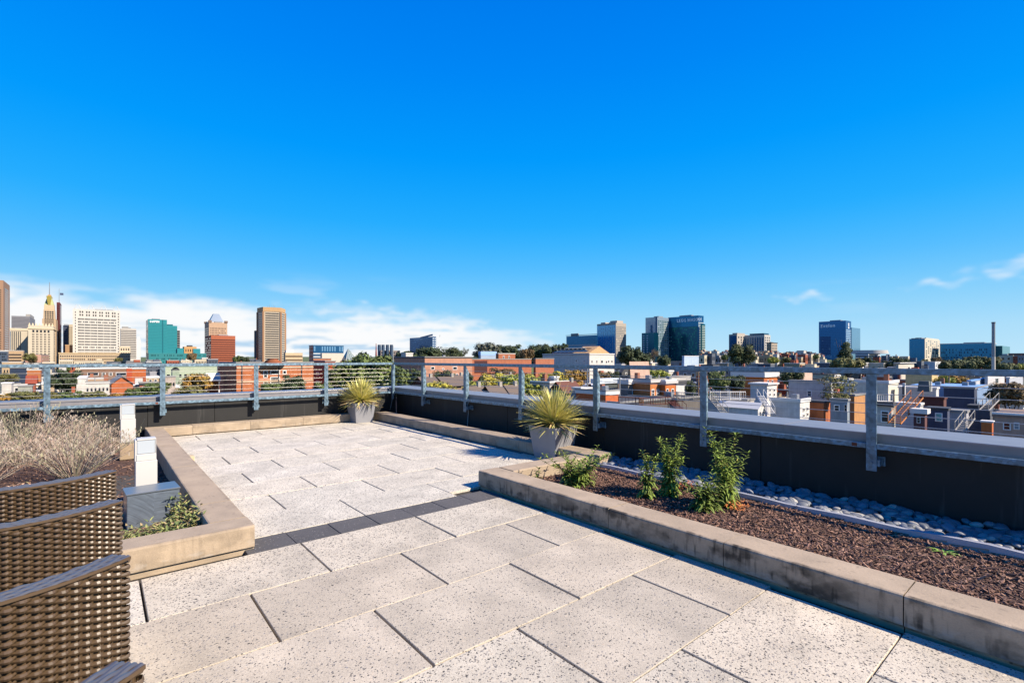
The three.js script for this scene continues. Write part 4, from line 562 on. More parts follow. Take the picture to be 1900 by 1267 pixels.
{ const T = block(471, 480, 482, 612, 1120), g = build('slender_tower', 'dark tower half hidden behind the five sided tower', 'building', T, wall('#3b3238', 0.7)); wins(g, (m) => grid(m, T.B, 1, 20, 0.9, 0.4), std(hex('#a08c78', 0.7), 0.6), 'floor_band'); }
{ const T = block(526, 529, 561, 654.5, 900), g = build('office_block', 'low cream banded block right of the five sided tower', 'building', T, wall('#d2b995', 0.85)); wins(g, (m) => grid(m, T.B, 1, 4, 0.98, 0.4, [0, 1], [0.0, 0.9]), gl('#6b5a4a', 0.7), 'window_band'); roofBox(g, T, 0.1, 0.9, 0.05, 0.5, 5, mRoofW, 'roof_tent'); }
{ const T = block(573, 581, 637, 641, 800), g = build('hotel', 'blue glass hotel with white floor bands beside the trees', 'building', T, gl('#2f5f85', 0.8, 0.2)); wins(g, (m) => { grid(m, T.B, 1, 7, 1, 0.42, [0, 1], [-0.1, 0.74]); }, wall('#c9d2d8', 0.8), 'floor_band'); wins(g, (m) => grid(m, T.B, 12, 1, 0.5, 1, [0, 1], [0.78, 0.97], (i) => hash2(i, 1, 5) < 0.35), gl('#7fa9c4', 0.8), 'glass_bay'); wins(g, (m) => grid(m, T.A, 4, 6, 0.5, 0.5), mPane); part(g, 'roof_edge', bodyGeo(T, T.H, T.H + 0.8, 0.6), std(hex('#5e7f99', 0.7), 0.4)); }
{ const T = block(594, 597, 637, 656, 760), g = build('low_block', 'plain white low block in front of the blue hotel', 'building', T, wall('#d9cfbf', 0.85)); part(g, 'parapet', bodyGeo(T, T.H, T.H + 0.7, 0.2), wall('#e3dccf', 0.85)); }
{ const d = 760, C = at(650, HZ, d); C.y = GROUND; const g = thing('glass_pyramid', 'glass pyramid roof rising left of the big green trees', 'building', C), h = yAt(647, d) - GROUND, w = 13; part(g, 'glass_roof', new MB().prism([[-w, -w], [w, -w], [w, w], [-w, w]], 10, h, 0.02, -w * 0.3, 0), std(hex('#3f6068', 0.7), 0.2)); part(g, 'base', new MB().box(-w, w, 0, 10, -w, w), wall('#8f9396', 0.7)); const mm = new MB(); for (const [x, z] of [[-w, -w], [w, -w], [w, w], [-w, w], [0, w], [-w, 0], [w * 0.5, w], [-w * 0.5, w]]) mm.tube([V(x, 10, z), V(-w * 0.3, h, 0)], 0.25, 0.25, 4); stuff(part(g, 'roof_frame', mm, mFrame)); }
{ const T = block(702, 706, 742, 650, 950), g = build('power_plant', 'old plant with four dark chimney stacks above the trees', 'building', T, wall('#8e8480', 0.75)); wins(g, (m) => grid(m, T.B, 8, 3, 0.5, 0.5, [0, 1], [0.5, 0.95]), mPane); for (const px of [703.5, 710.5, 718.5, 726]) { const p = at(px, HZ, 955).sub(T.C); p.y = 8; part(g, 'chimney_stack', new MB().tube([p, p.clone().setY(yAt(639.5, 955) - GROUND)], 3.3, 3.0, 10), std(hex('#2f4a66', 0.7), 0.6)); } const p = at(697.5, HZ, 930).sub(T.C); p.y = 8; part(g, 'red_spire', new MB().tube([p, p.clone().setY(yAt(637, 930) - GROUND)], 2.4, 0.5, 6), std(hex('#8c3030', 0.7), 0.7)); }
{ const T = block(760, 802, 809, 624.5, 900), g = build('glass_hotel', 'deep blue glass hotel with a slanted roof fin above park trees', 'building', T, gl('#184c7a', 0.85, 0.12)); wins(g, (m) => grid(m, T.A, 14, 12, 0.85, 0.2, [0.02, 0.98], [0.2, 0.95]), gl('#0c2c55', 0.7)); wins(g, (m) => { pane(m, T.A, T.a * 0.4, T.a * 0.8, T.H * 0.93, T.H * 0.96, 0.3); grid(m, T.B, 2, 10, 0.7, 0.5, [0, 1], [0.3, 0.98]); }, wall('#cfe0ea', 0.8), 'lit_band'); part(g, 'roof_fin', new MB().obox(T.u.clone().multiplyScalar(T.a * 0.25).add(V(0, T.H + 1.2, 0)), T.u.clone().multiplyScalar(T.a * 0.25).add(V(0, -2, 0)), V(0, 1.4, 0), T.v.clone().multiplyScalar(1)), gl('#1a4a78', 0.7)); mast(g, V(0, T.H, 0).addScaledVector(T.v, T.b + 8), 4, 0.5, mRoofG, 'roof_crane'); }
// harbour towers, right of the picture
{ const T = block(1051, 1107, 1109, 621.5, 1000), g = build('office_block', 'low dark blue glass block left of the blue and beige tower', 'building', T, gl('#1d5580', 0.85)); wins(g, (m) => grid(m, T.A, 1, 3, 0.98, 0.3, [0, 1], [0.35, 0.78]), wall('#b9bcc0', 0.75), 'floor_band'); part(g, 'roof_canopy', bodyGeo(T, T.H + 1.5, T.H + 2.3, 1), gl('#24506e', 0.7)); wins(g, (m) => grid(m, T.A, 12, 1, 0.5, 0.9, [0.02, 0.98], [0.3, 0.6]), wall('#d6d5d2', 0.8), 'pier'); roofBox(g, T, 0.6, 0.85, 0.2, 0.8, 5.5, mRoofG); }
{ const T = block(1108, 1143, 1162, 599, 1000), g = build('apartment_tower', 'tower with blue glass left face and beige gridded right face', 'building', T, wall('#b6ab9d', 0.82)); wins(g, (m) => pane(m, T.A, 0.5, T.a - 0.3, 0, T.H - 4, 0.3), gl('#4f86b0', 0.85, 0.15), 'glass_wall'); wins(g, (m) => grid(m, T.A, 10, 22, 0.12, 0.8, [0.02, 0.98], [0.1, 0.94], (i, j) => hash2(i, j, 2) < 0.25, 0.6), wall('#c6cdd2', 0.8), 'mullion'); wins(g, (m) => grid(m, T.B, 8, 22, 0.55, 0.55, [0.03, 0.97], [0.08, 0.93]), gl('#4c5a68', 0.8)); roofBox(g, T, 0.0, 0.35, 0.1, 0.7, 5, wall('#c9bdb2', 0.8)); roofBox(g, T, 0.6, 0.85, 0.1, 0.7, 3, wall('#c9bdb2', 0.8)); }
{ const T = block(1198, 1220, 1241, 588, 980), g = build('residential_tower', 'pale striped tower with green glass side left of the dark one', 'building', T, std(hex('#93a6b4', 0.8), 0.2, 0.3)); wins(g, (m) => grid(m, T.A, 1, 24, 0.8, 0.4, [0.05, 0.85], [0.05, 0.92]), wall('#b9bfcb', 0.8), 'balcony_band'); wins(g, (m) => { pane(m, T.A, 0.4, T.a * 0.14, 0, T.H, 0.4); pane(m, T.A, T.a * 0.42, T.a * 0.55, T.H * 0.3, T.H * 0.85, 0.9); }, gl('#163f66', 0.7), 'glass_strip'); wins(g, (m) => grid(m, T.B, 6, 26, 0.7, 0.5, [0.03, 0.97], [0.03, 0.94]), gl('#4a7f7c', 0.8)); wins(g, (m) => grid(m, T.B, 1, 13, 0.6, 0.3, [0.45, 1], [0.35, 0.9]), wall('#cfd6cc', 0.8), 'balcony_band'); const Q = block(1191, 1214, 1222, 617, 965), q = part(g, 'lower_tower', bodyGeo(Q), gl('#0f4a66', 0.7)); q.position.copy(Q.C).sub(T.C); wins(g, (m) => grid(m, Q.A, 2, 14, 0.4, 0.5, [0.4, 0.98], [0.05, 0.95]), wall('#b9c4cf', 0.8), 'balcony_band').position.copy(Q.C).sub(T.C); }
{ const T = block(1240, 1296, 1306, 585, 960), g = build('glass_office_tower', 'dark teal glass office tower with pale lettering near its roof', 'building', T, gl('#12527a', 0.85, 0.14)); wins(g, (m) => pane(m, T.A, T.a * 0.02, T.a * 0.98, T.H * 0.02, T.H * 0.80, 0.4), gl('#0d3f58', 0.8, 0.1), 'curtain_wall'); wins(g, (m) => grid(m, T.A, 18, 26, 0.7, 0.62, [0.04, 0.96], [0.03, 0.79], (i, j) => hash2(i, j, 9) < 0.62, 0.6), gl('#1d6a6c', 0.7, 0.12), 'glass_panel'); wins(g, (m) => grid(m, T.A, 18, 26, 0.5, 0.3, [0.04, 0.96], [0.03, 0.7], (i, j) => hash2(i, j, 19) < 0.93, 0.8), gl('#8fb5b0', 0.8), 'lit_panel'); wins(g, (m) => grid(m, T.B, 1, 26, 0.95, 0.4, [0, 1], [0.03, 0.88]), wall('#c3d0cc', 0.8), 'balcony_band'); sign(g, T.A, 'LEGG MASON', T.a * 0.30, T.H - 8, 6.0, std(hex('#dfe9f0', 0.9), 0.5)); const Q = block(1300, 1303, 1309, 601, 950), q = part(g, 'side_wing', bodyGeo(Q), gl('#1a5f66', 0.7)); q.position.copy(Q.C).sub(T.C); wins(g, (m) => { grid(m, Q.B, 1, 24, 0.95, 0.4, [0, 1], [0.03, 0.97]); }, wall('#b7c8c0', 0.8), 'balcony_band').position.copy(Q.C).sub(T.C); }
{ const T = block(1353, 1368, 1388, 620, 1050), g = build('apartment_tower', 'blue and beige block behind the round green tree', 'building', T, wall('#c2b8ac', 0.82)); wins(g, (m) => pane(m, T.A, 0.5, T.a - 0.5, 0, T.H - 3, 0.3), gl('#3a5f86', 0.8), 'glass_wall'); wins(g, (m) => grid(m, T.B, 4, 12, 0.45, 0.7), gl('#3b4652', 0.7)); roofBox(g, T, 0.1, 0.7, 0.1, 0.8, 3, wall('#b8b0a8', 0.8)); }
{ const T = block(1381, 1419, 1430, 621, 1040), g = build('apartment_tower', 'beige tower with vertical blue bays right of the round tree', 'building', T, wall('#c9c4be', 0.82)); wins(g, (m) => grid(m, T.A, 8, 1, 0.55, 1, [0.03, 0.97], [0, 0.92]), gl('#2f547c', 0.8), 'glass_bay'); wins(g, (m) => grid(m, T.A, 1, 14, 1, 0.18, [0, 1], [0, 0.92], null, 0.3), wall('#b9b6b2', 0.8), 'floor_band'); roofBox(g, T, 0.05, 0.75, 0.1, 0.9, 3.5, gl('#2d5a72', 0.7)); wins(g, (m) => grid(m, T.B, 3, 12, 0.5, 0.6), gl('#3b4652', 0.7)); }
{ const T = block(1423, 1432, 1443, 636.5, 1000), g = build('apartment_block', 'shorter beige block stepping down right of the bay tower', 'building', T, wall('#b9a998', 0.82)); wins(g, (m) => { grid(m, T.A, 5, 9, 0.5, 0.6); grid(m, T.B, 4, 9, 0.5, 0.6); }, gl('#3b4046', 0.7)); part(g, 'cornice', bodyGeo(T, T.H, T.H + 1.2, 0.8), mRoofD); }
{ const T = block(1520, 1570, 1580, 594.5, 980), g = build('glass_office_tower', 'bright blue glass office tower with a word and an emblem', 'building', T, gl('#134a7c', 0.85, 0.1)); wins(g, (m) => grid(m, T.A, 1, 24, 0.99, 0.1, [0, 1], [0.05, 0.86]), gl('#0c2f5c', 0.8), 'floor_band'); wins(g, (m) => pane(m, T.A, T.a * 0.55, T.a * 0.95, T.H * 0.28, T.H * 0.68, 0.12), gl('#0d3563', 0.8, 0.1), 'glass_panel'); wins(g, (m) => grid(m, T.A, 14, 24, 0.7, 0.12, [0.05, 0.95], [0.05, 0.6], (i, j) => hash2(i, j, 29) < 0.92, 0.3), gl('#7c9dbb', 0.8), 'lit_panel'); wins(g, (m) => grid(m, T.B, 1, 20, 0.9, 0.35, [0, 1], [0.05, 0.82]), gl('#a8c0d0', 0.8), 'floor_band'); sign(g, T.A, 'Exelon', T.a * 0.66, T.H - 9, 6.0, std(hex('#e6eef5', 0.9), 0.5));
  const e = new MB(); for (let k = 0; k < 4; k++) { const f = T.B, c = f.L * 0.5; pane(e, f, c - 3.2 + k * 0.5, c + 3.4 - (k % 2) * 1.2, T.H - 6 - k * 1.9, T.H - 4.8 - k * 1.9, 0.5); } pane(e, T.B, T.b * 0.5 - 3.6, T.b * 0.5 + 3.6, T.H - 15, T.H - 13, 0.5); stuff(part(g, 'emblem', e, std(hex('#f2f2f2', 0.9), 0.5)));
  const Q = block(1579, 1581, 1597, 607.5, 1000), q = part(g, 'rear_wing', bodyGeo(Q), gl('#6f93a8', 0.75, 0.2)); q.position.copy(Q.C).sub(T.C); wins(g, (m) => { grid(m, Q.B, 1, 16, 0.98, 0.3, [0.3, 1], [0.05, 0.5]); }, gl('#1f5f80', 0.8), 'floor_band').position.copy(Q.C).sub(T.C); }
{ const T = block(1588, 1612, 1634, 656, 700), g = build('low_office', 'low white building with curved bands below the blue tower', 'building', T, gl('#27374d', 0.7)); wins(g, (m) => { grid(m, T.A, 1, 5, 1.0, 0.5, [0, 1], [0.3, 1]); grid(m, T.B, 1, 5, 1.0, 0.5, [0, 1], [0.3, 1]); }, wall('#ccd2da', 0.85), 'floor_band'); const p = T.u.clone().multiplyScalar(T.a * 0.45).addScaledVector(T.v, T.b * 0.45); part(g, 'roof_drum', new MB().tube([p.clone().setY(T.H), p.clone().setY(T.H + 5)], T.b * 0.42, T.b * 0.40, 20), wall('#d5d2cf', 0.8)); }
{ const T = block(1688, 1717, 1745, 628, 900), g = build('apartment_tower', 'tower with dark blue left face and cream balconied right face', 'building', T, wall('#cfc7b4', 0.85)); wins(g, (m) => pane(m, T.A, 0.3, T.a - 0.2, 0, T.H - 0.5, 0.3), gl('#185a86', 0.85), 'glass_wall'); wins(g, (m) => grid(m, T.A, 5, 14, 0.7, 0.12, [0.02, 0.98], [0.05, 0.95], null, 0.5), gl('#3f6c8c', 0.8), 'floor_band'); wins(g, (m) => grid(m, T.B, 7, 14, 0.5, 0.5, [0.03, 0.97], [0.05, 0.96], (i, j) => hash2(i, j, 39) < 0.3), gl('#3d4a4c', 0.7)); roofBox(g, T, 0.5, 0.98, 0.1, 0.8, 1.5, gl('#16324a', 0.7)); roofBox(g, T, 0.02, 0.12, 0.1, 0.95, 1.8, wall('#d9d2c2', 0.8)); }
{ const T = block(1745, 1842, 1850, 637, 880), g = build('glass_office_block', 'wide blue glass office block behind the thin chimney', 'building', T, gl('#1a5a84', 0.9, 0.12)); wins(g, (m) => grid(m, T.A, 30, 6, 0.6, 0.7, [0.02, 0.98], [0.2, 0.82], (i, j) => hash2(i, j, 49) < 0.45), gl('#0b2c4c', 0.75, 0.1), 'glass_panel'); wins(g, (m) => grid(m, T.A, 30, 6, 0.4, 0.3, [0.02, 0.98], [0.2, 0.82], (i, j) => hash2(i, j, 59) < 0.8, 0.3), gl('#3a7a94', 0.8), 'lit_panel'); part(g, 'roof_edge', bodyGeo(T, T.H, T.H + 1.2, 0.5), wall('#d3d6d8', 0.85)); const Q = block(1845, 1861, 1875, 641.5, 900), q = part(g, 'green_glass_wing', bodyGeo(Q), gl('#3f7f78', 0.8, 0.15)); q.position.copy(Q.C).sub(T.C); wins(g, (m) => { pane(m, Q.A, 0.2, Q.a - 0.2, 0, Q.H - 1, 0.2); }, gl('#0f4050', 0.8), 'glass_wall').position.copy(Q.C).sub(T.C); }
{ const T = block(1872, 1930, 1960, 656, 800), g = build('low_office', 'low dark blue block at the right edge of the skyline', 'building', T, gl('#1a2c4a', 0.7)); part(g, 'parapet', bodyGeo(T, T.H, T.H + 0.8, 0.3), wall('#4d5666', 0.7)); }
{ const d = 165, C = at(1844.5, HZ, d); C.y = GROUND; const g = thing('chimney_stack', 'tall thin metal chimney rising at the far right', 'chimney', C); const h = yAt(598, d) - GROUND, y1 = yAt(662, d) - GROUND; part(g, 'lower_stack', new MB().tube([V(0, 0, 0), V(0, y1, 0)], 0.52, 0.48, 12), std(hex('#b9b5ae', 0.85), 0.6)); part(g, 'upper_stack', new MB().tube([V(0, y1, 0), V(0, h, 0)], 0.47, 0.44, 12), std(hex('#8b9096', 0.8), 0.5, 0.3)); part(g, 'cap_ring', new MB().tube([V(0, h - 0.4, 0), V(0, h + 0.1, 0)], 0.53, 0.53, 12), std(hex('#6c7076', 0.8), 0.6)); }

// ------------------------------------------------------------------ trees
const crownGeos = [], trunkGeo = (() => { const m = new MB(), R = rng(3); m.tube([V(0, 0, 0), V(0.02, 0.3, 0), V(0, 0.62, 0.02)], 0.045, 0.03, 7); for (let i = 0; i < 7; i++) { const a = i * 0.9 + R(), y = 0.35 + 0.25 * R(), l = 0.22 + 0.2 * R(); m.tube([V(0, y, 0), V(Math.cos(a) * l * 0.5, y + l * 0.45, Math.sin(a) * l * 0.5), V(Math.cos(a) * l, y + l * 1.0, Math.sin(a) * l)], 0.018, 0.006, 5); } return m.geo(); })();
function crown(seed, kind) {            // unit crown: radius about 1, centred on the origin
  const R = rng(seed), m = new MB(), n = kind === 'sparse' ? 26 : 46;
  for (let c = 0; c < n; c++) {
    let p; if (kind === 'cone') { const y = -0.95 + 1.9 * R(), r = (1 - (y + 1) / 2) * 0.75 + 0.06, a = R() * 6.28; p = V(Math.cos(a) * r * Math.sqrt(R()), y, Math.sin(a) * r * Math.sqrt(R())); } else if (kind === 'flat') { const a = R() * 6.28, r = Math.sqrt(R()); p = V(Math.cos(a) * r, (R() - 0.5) * 0.7 * (1 - 0.4 * r), Math.sin(a) * r); } else { const a = R() * 6.28, e = Math.acos(2 * R() - 1), r = 0.25 + 0.58 * Math.pow(R(), 0.6); p = V(Math.cos(a) * Math.sin(e) * r, Math.cos(e) * r * 0.95, Math.sin(a) * Math.sin(e) * r); if (p.y < -0.5) p.y = -0.5 + 0.1 * R(); }
    const rad = (kind === 'cone' ? 0.22 : 0.31) * (0.65 + 0.6 * R()), leaves = kind === 'sparse' ? 46 : 120, tint = 0.82 + 0.36 * R(), warm = R();
    for (let i = 0; i < leaves; i++) {
      const a = R() * 6.28, e = Math.acos(2 * R() - 1), r = rad * Math.pow(R(), 0.4), q = V(Math.cos(a) * Math.sin(e), Math.cos(e), Math.sin(a) * Math.sin(e)), b = p.clone().addScaledVector(q, r), s = (kind === 'sparse' ? 0.05 : 0.078) * (0.6 + 0.8 * R());
      const X = V(R() - 0.5, R() - 0.5, R() - 0.5).normalize(), N = q.clone().add(V(R() - 0.5, R() - 0.2, R() - 0.5)).normalize(), A = X.clone().cross(N).normalize(), B = N.clone().cross(A), k = tint * (0.8 + 0.4 * R()); m.col = [k * (1 + 0.2 * (warm - 0.5)), k, k * (1 - 0.2 * (warm - 0.5))];
      m.quad(b.clone().addScaledVector(A, -s), b.clone().addScaledVector(B, -s * 0.6), b.clone().addScaledVector(A, s), b.clone().addScaledVector(B, s * 0.6));
    }
  }
  const g = m.geo(); g.computeBoundingBox(); const b = g.boundingBox, c = b.getCenter(V(0, 0, 0)), z = b.getSize(V(0, 0, 0)); g.translate(-c.x, -c.y, -c.z); g.scale(2 / z.x, 2 / z.y, 2 / z.z); return g;
}
const CR = { round: [crown(1, 'round'), crown(2, 'round'), crown(3, 'round')], cone: [crown(4, 'cone')], flat: [crown(5, 'flat')], sparse: [crown(6, 'sparse'), crown(7, 'sparse')] };
const leafTone = {}; for (const [k, c] of Object.entries({ green: [0.085, 0.115, 0.028], dark: [0.038, 0.056, 0.020], olive: [0.13, 0.125, 0.036], yellow: [0.34, 0.29, 0.036], amber: [0.28, 0.17, 0.032], brown: [0.135, 0.088, 0.036], grey: [0.10, 0.105, 0.075], pine: [0.055, 0.070, 0.020], lime: [0.23, 0.245, 0.036] })) leafTone[k] = new THREE.MeshStandardMaterial({ color: new THREE.Color(...c), vertexColors: true, roughness: 0.8, side: THREE.DoubleSide });
const mBark = std(hex('#4d4034', 0.8), 0.95);
let treeN = 0;
function tree(label, px, top, wpx, d, tone, kind = 'round', hr = 1, group, foot = GROUND) {
  const W = wpx * d / F / 2, Ht = W * hr, ty = yAt(top, d), C = at(px, HZ, d), cy = ty - Ht; C.y = Math.min(foot, cy - Ht * 1.02);
  const g = thing(kind === 'cone' ? 'conifer_tree' : 'tree', label, 'tree', C, group), total = cy - C.y; treeN++;
  const t = part(g, 'trunk', trunkGeo, mBark); t.scale.set(W * 1.6, total / 0.62, W * 1.6); if (kind !== 'cone') { t.scale.set(Math.max(W, 1.5) * 1.5, (total + Ht * 0.2) / 0.8, Math.max(W, 1.5) * 1.5); }
  const c = part(g, 'crown', CR[kind][treeN % CR[kind].length], leafTone[tone]); c.position.y = total; c.scale.set(W * 0.98, Ht * 0.93, W * 0.98); c.rotation.y = treeN * 1.7; stuff(c); return g;
}
const PARK = yAt(664, 450), pk = 'park trees on the low hill';
tree('wide dark park tree below the glass hotel', 758, 648, 75.0, 430, 'dark', 'round', 0.55, pk, PARK);
tree('round park tree right of the glass hotel', 800, 640.5, 57.5, 440, 'dark', 'round', 0.7, pk, PARK);
tree('dome shaped park tree between glass hotel and thin grey tree', 838, 641.5, 50.0, 445, 'dark', 'round', 0.75, pk, PARK);
tree('thin grey bare looking tree in a gap of the park', 862, 642, 16.2, 450, 'grey', 'sparse', 1.1, pk, PARK);
tree('large greyish park tree, tallest on the hill', 906, 632.5, 60.0, 440, 'grey', 'round', 0.75, pk, PARK);
tree('dark tree right of the large greyish park tree', 928, 637, 32.5, 455, 'dark', 'round', 0.9, pk, PARK);
tree('broad dark tree above the small red brick house', 955, 637, 50.0, 440, 'dark', 'round', 0.65, pk, PARK);
tree('dark tree left of the cream building roof', 995, 636.5, 37.5, 440, 'dark', 'round', 1.0, pk, PARK);
tree('rounded dark tree directly above the cream building roof', 1019, 635.5, 40.0, 430, 'dark', 'round', 0.85, pk, PARK);
tree('last small dark tree of the park row', 1046, 635, 27.5, 440, 'dark', 'round', 0.9, pk, PARK);
tree('autumn brown tree in front of the park row', 976, 645, 32.5, 400, 'brown', 'round', 0.9, pk, PARK);
tree('big green tree left half, behind the left pot', 642, 662, 84, 120, 'green', 'round', 0.95);
tree('biggest green tree, its top above the railing corner', 690, 648, 100, 118, 'green', 'round', 0.95);
tree('dense green tree filling the gap left of the biggest', 668, 656, 54, 122, 'green', 'round', 1.1);
tree('dense green tree between the biggest and the railing corner', 712, 655, 52, 121, 'green', 'round', 1.2);
tree('green tree right behind the railing corner', 742, 674, 66, 112, 'green', 'round', 1.0);
tree('dark spruce right of the railing corner', 772, 684, 48, 105, 'dark', 'cone', 1.2);
tree('dark green tree in front of the salmon brick wall', 823, 684, 54, 120, 'dark', 'round', 0.7);
tree('small dark tree left of the yellow trees', 868, 690, 24, 125, 'dark', 'round', 0.9);
const yl = 'yellow green trees by the townhouses';
tree('yellow tree in front of the gabled townhouses', 815, 706, 70, 82, 'yellow', 'round', 0.5, yl);
tree('pale lime tree right of the second railing post', 888, 699, 54, 95, 'grey', 'sparse', 0.9, yl);
tree('bright yellow green tree between the middle posts', 915, 689, 70, 100, 'yellow', 'round', 0.7, yl);
tree('lime tree behind the third railing post', 955, 691, 59, 98, 'lime', 'round', 0.8, yl);
tree('yellow green tree left of the white roof cube', 990, 689, 68, 105, 'lime', 'round', 0.75, yl);
tree('olive tree above the right pot plant', 1030, 685, 65, 125, 'yellow', 'round', 0.7, yl);
tree('amber tree below the cream building', 1066, 683, 54, 140, 'amber', 'round', 0.75, yl);
tree('yellow tree low before the third railing post', 938, 711, 68, 84, 'yellow', 'round', 0.5, yl);
tree('lime tree low between third post and right pot', 985, 707, 59, 88, 'lime', 'round', 0.6, yl);
tree('yellow green tree just right of the second post', 876, 705, 46, 90, 'lime', 'round', 0.7, yl);
tree('amber tree above the low brown gables', 960, 702, 46, 110, 'amber', 'round', 0.6, yl);
tree('brown tree below the red brick terrace', 925, 681, 70, 170, 'brown', 'round', 0.4, yl);
tree('orange brown tree left of the grey gabled tower', 1118, 688, 34, 135, 'brown', 'round', 0.8);
tree('dark tree between cream building and grey gabled tower', 1140, 686, 34, 150, 'dark', 'round', 0.8);
tree('large dark tree right of the cream building', 1167, 637.5, 50, 230, 'dark', 'round', 0.85);
tree('lower dark tree beside the large one', 1192, 652, 40, 240, 'dark', 'round', 0.75);
tree('brownish tree in front of the striped tower', 1213, 645, 26, 320, 'brown', 'sparse', 0.9);
tree('dark tree left of the pale blue shed', 1232, 657, 30, 230, 'dark', 'round', 0.8);
tree('yellow green tree behind the orange rowhouses', 1222, 684, 54, 135, 'lime', 'round', 0.5);
tree('dark tree left of the thick railing post', 1278, 702, 34, 95, 'dark', 'round', 1.1);
tree('dark leafy tree right of the thick railing post', 1335, 684, 44, 110, 'green', 'round', 0.95);
tree('dark tree beside the slate roof', 1368, 694, 36, 115, 'dark', 'round', 0.9);
tree('round green tree standing before the beige towers', 1376, 634.5, 52, 260, 'pine', 'round', 0.85);
tree('small lime tree at the foot of the beige towers', 1436, 661, 24, 420, 'lime', 'round', 0.6);
tree('leafy tree behind the white penthouse', 1468, 686, 46, 120, 'pine', 'round', 0.65);
tree('big olive tree with open branches beside the pale house', 1552, 686, 74, 78, 'olive', 'sparse', 0.85);
tree('lower leaves of olive tree above the slate house', 1562, 728, 28, 72, 'olive', 'round', 0.6);
tree('dark conifer before the bright blue tower', 1565, 632, 38, 255, 'dark', 'cone', 1.35);
tree('spreading tree around the foot of the dark conifer', 1572, 660, 62, 250, 'olive', 'flat', 0.5);
tree('dark tree cluster right of the low white building', 1662, 661, 46, 300, 'dark', 'round', 0.55);
const fl = 'flat topped trees before the wide glass block';
tree('left one of the flat topped dark trees', 1775, 664, 60, 210, 'pine', 'flat', 0.5, fl);
tree('flat topped dark tree left of the chimney', 1815, 658, 62, 215, 'pine', 'flat', 0.5, fl);
tree('flat topped tree right of the chimney', 1862, 671, 50, 200, 'pine', 'flat', 0.45, fl);
tree('yellow green tree at the right edge under the rail', 1893, 673, 40, 205, 'lime', 'flat', 0.4, fl);
tree('yellow green tree beside the tan blank building', 1752, 693, 36, 120, 'lime', 'round', 0.9);
tree('amber tree behind the brown utility pole', 1778, 692, 46, 130, 'amber', 'round', 0.6);
tree('dark brown green tree at the right edge above the pink building', 1878, 706, 66, 88, 'brown', 'round', 0.75);
tree('low dark tree left of it by the blue roofs', 1846, 722, 34, 90, 'dark', 'round', 0.6);
tree('dark round tree behind the leftmost railing bay', 122, 682, 60, 130, 'dark', 'round', 0.75);
tree('orange and green autumn tree in the second bay', 362, 690, 60, 105, 'amber', 'round', 0.75);
tree('green tree below the autumn tree', 352, 714, 66, 92, 'olive', 'round', 0.5);
tree('dark tree in front of the orange brick building', 540, 693, 56, 92, 'dark', 'round', 0.7);
tree('lower green tree left of it before the brick wall', 500, 708, 44, 88, 'green', 'round', 0.6);
tree('green tree at the dark gap right of the brick building', 600, 705, 40, 100, 'green', 'round', 0.9);
[[12, 728, 'amber'], [48, 724, 'olive'], [92, 725, 'olive'], [135, 724, 'green'], [178, 724, 'olive'], [222, 727, 'amber'], [262, 716, 'green'], [290, 708, 'green']].forEach(([px, t, tone], i) => tree(['amber treetop at the far left under the railing', 'olive treetop left of the first post', 'olive treetop right of the first post', 'green treetop in the first bay', 'olive treetop right of the middle of the first bay', 'orange tinted treetop in the first bay', 'green treetop left of the second post', 'taller green treetop just before the second post'][i], px, t, 50, 74 + i, tone, 'round', 0.5, 'street trees below the back wall'));
tree('green treetops beyond the far left cables', 14, 690, 34, 170, 'olive', 'round', 0.6);

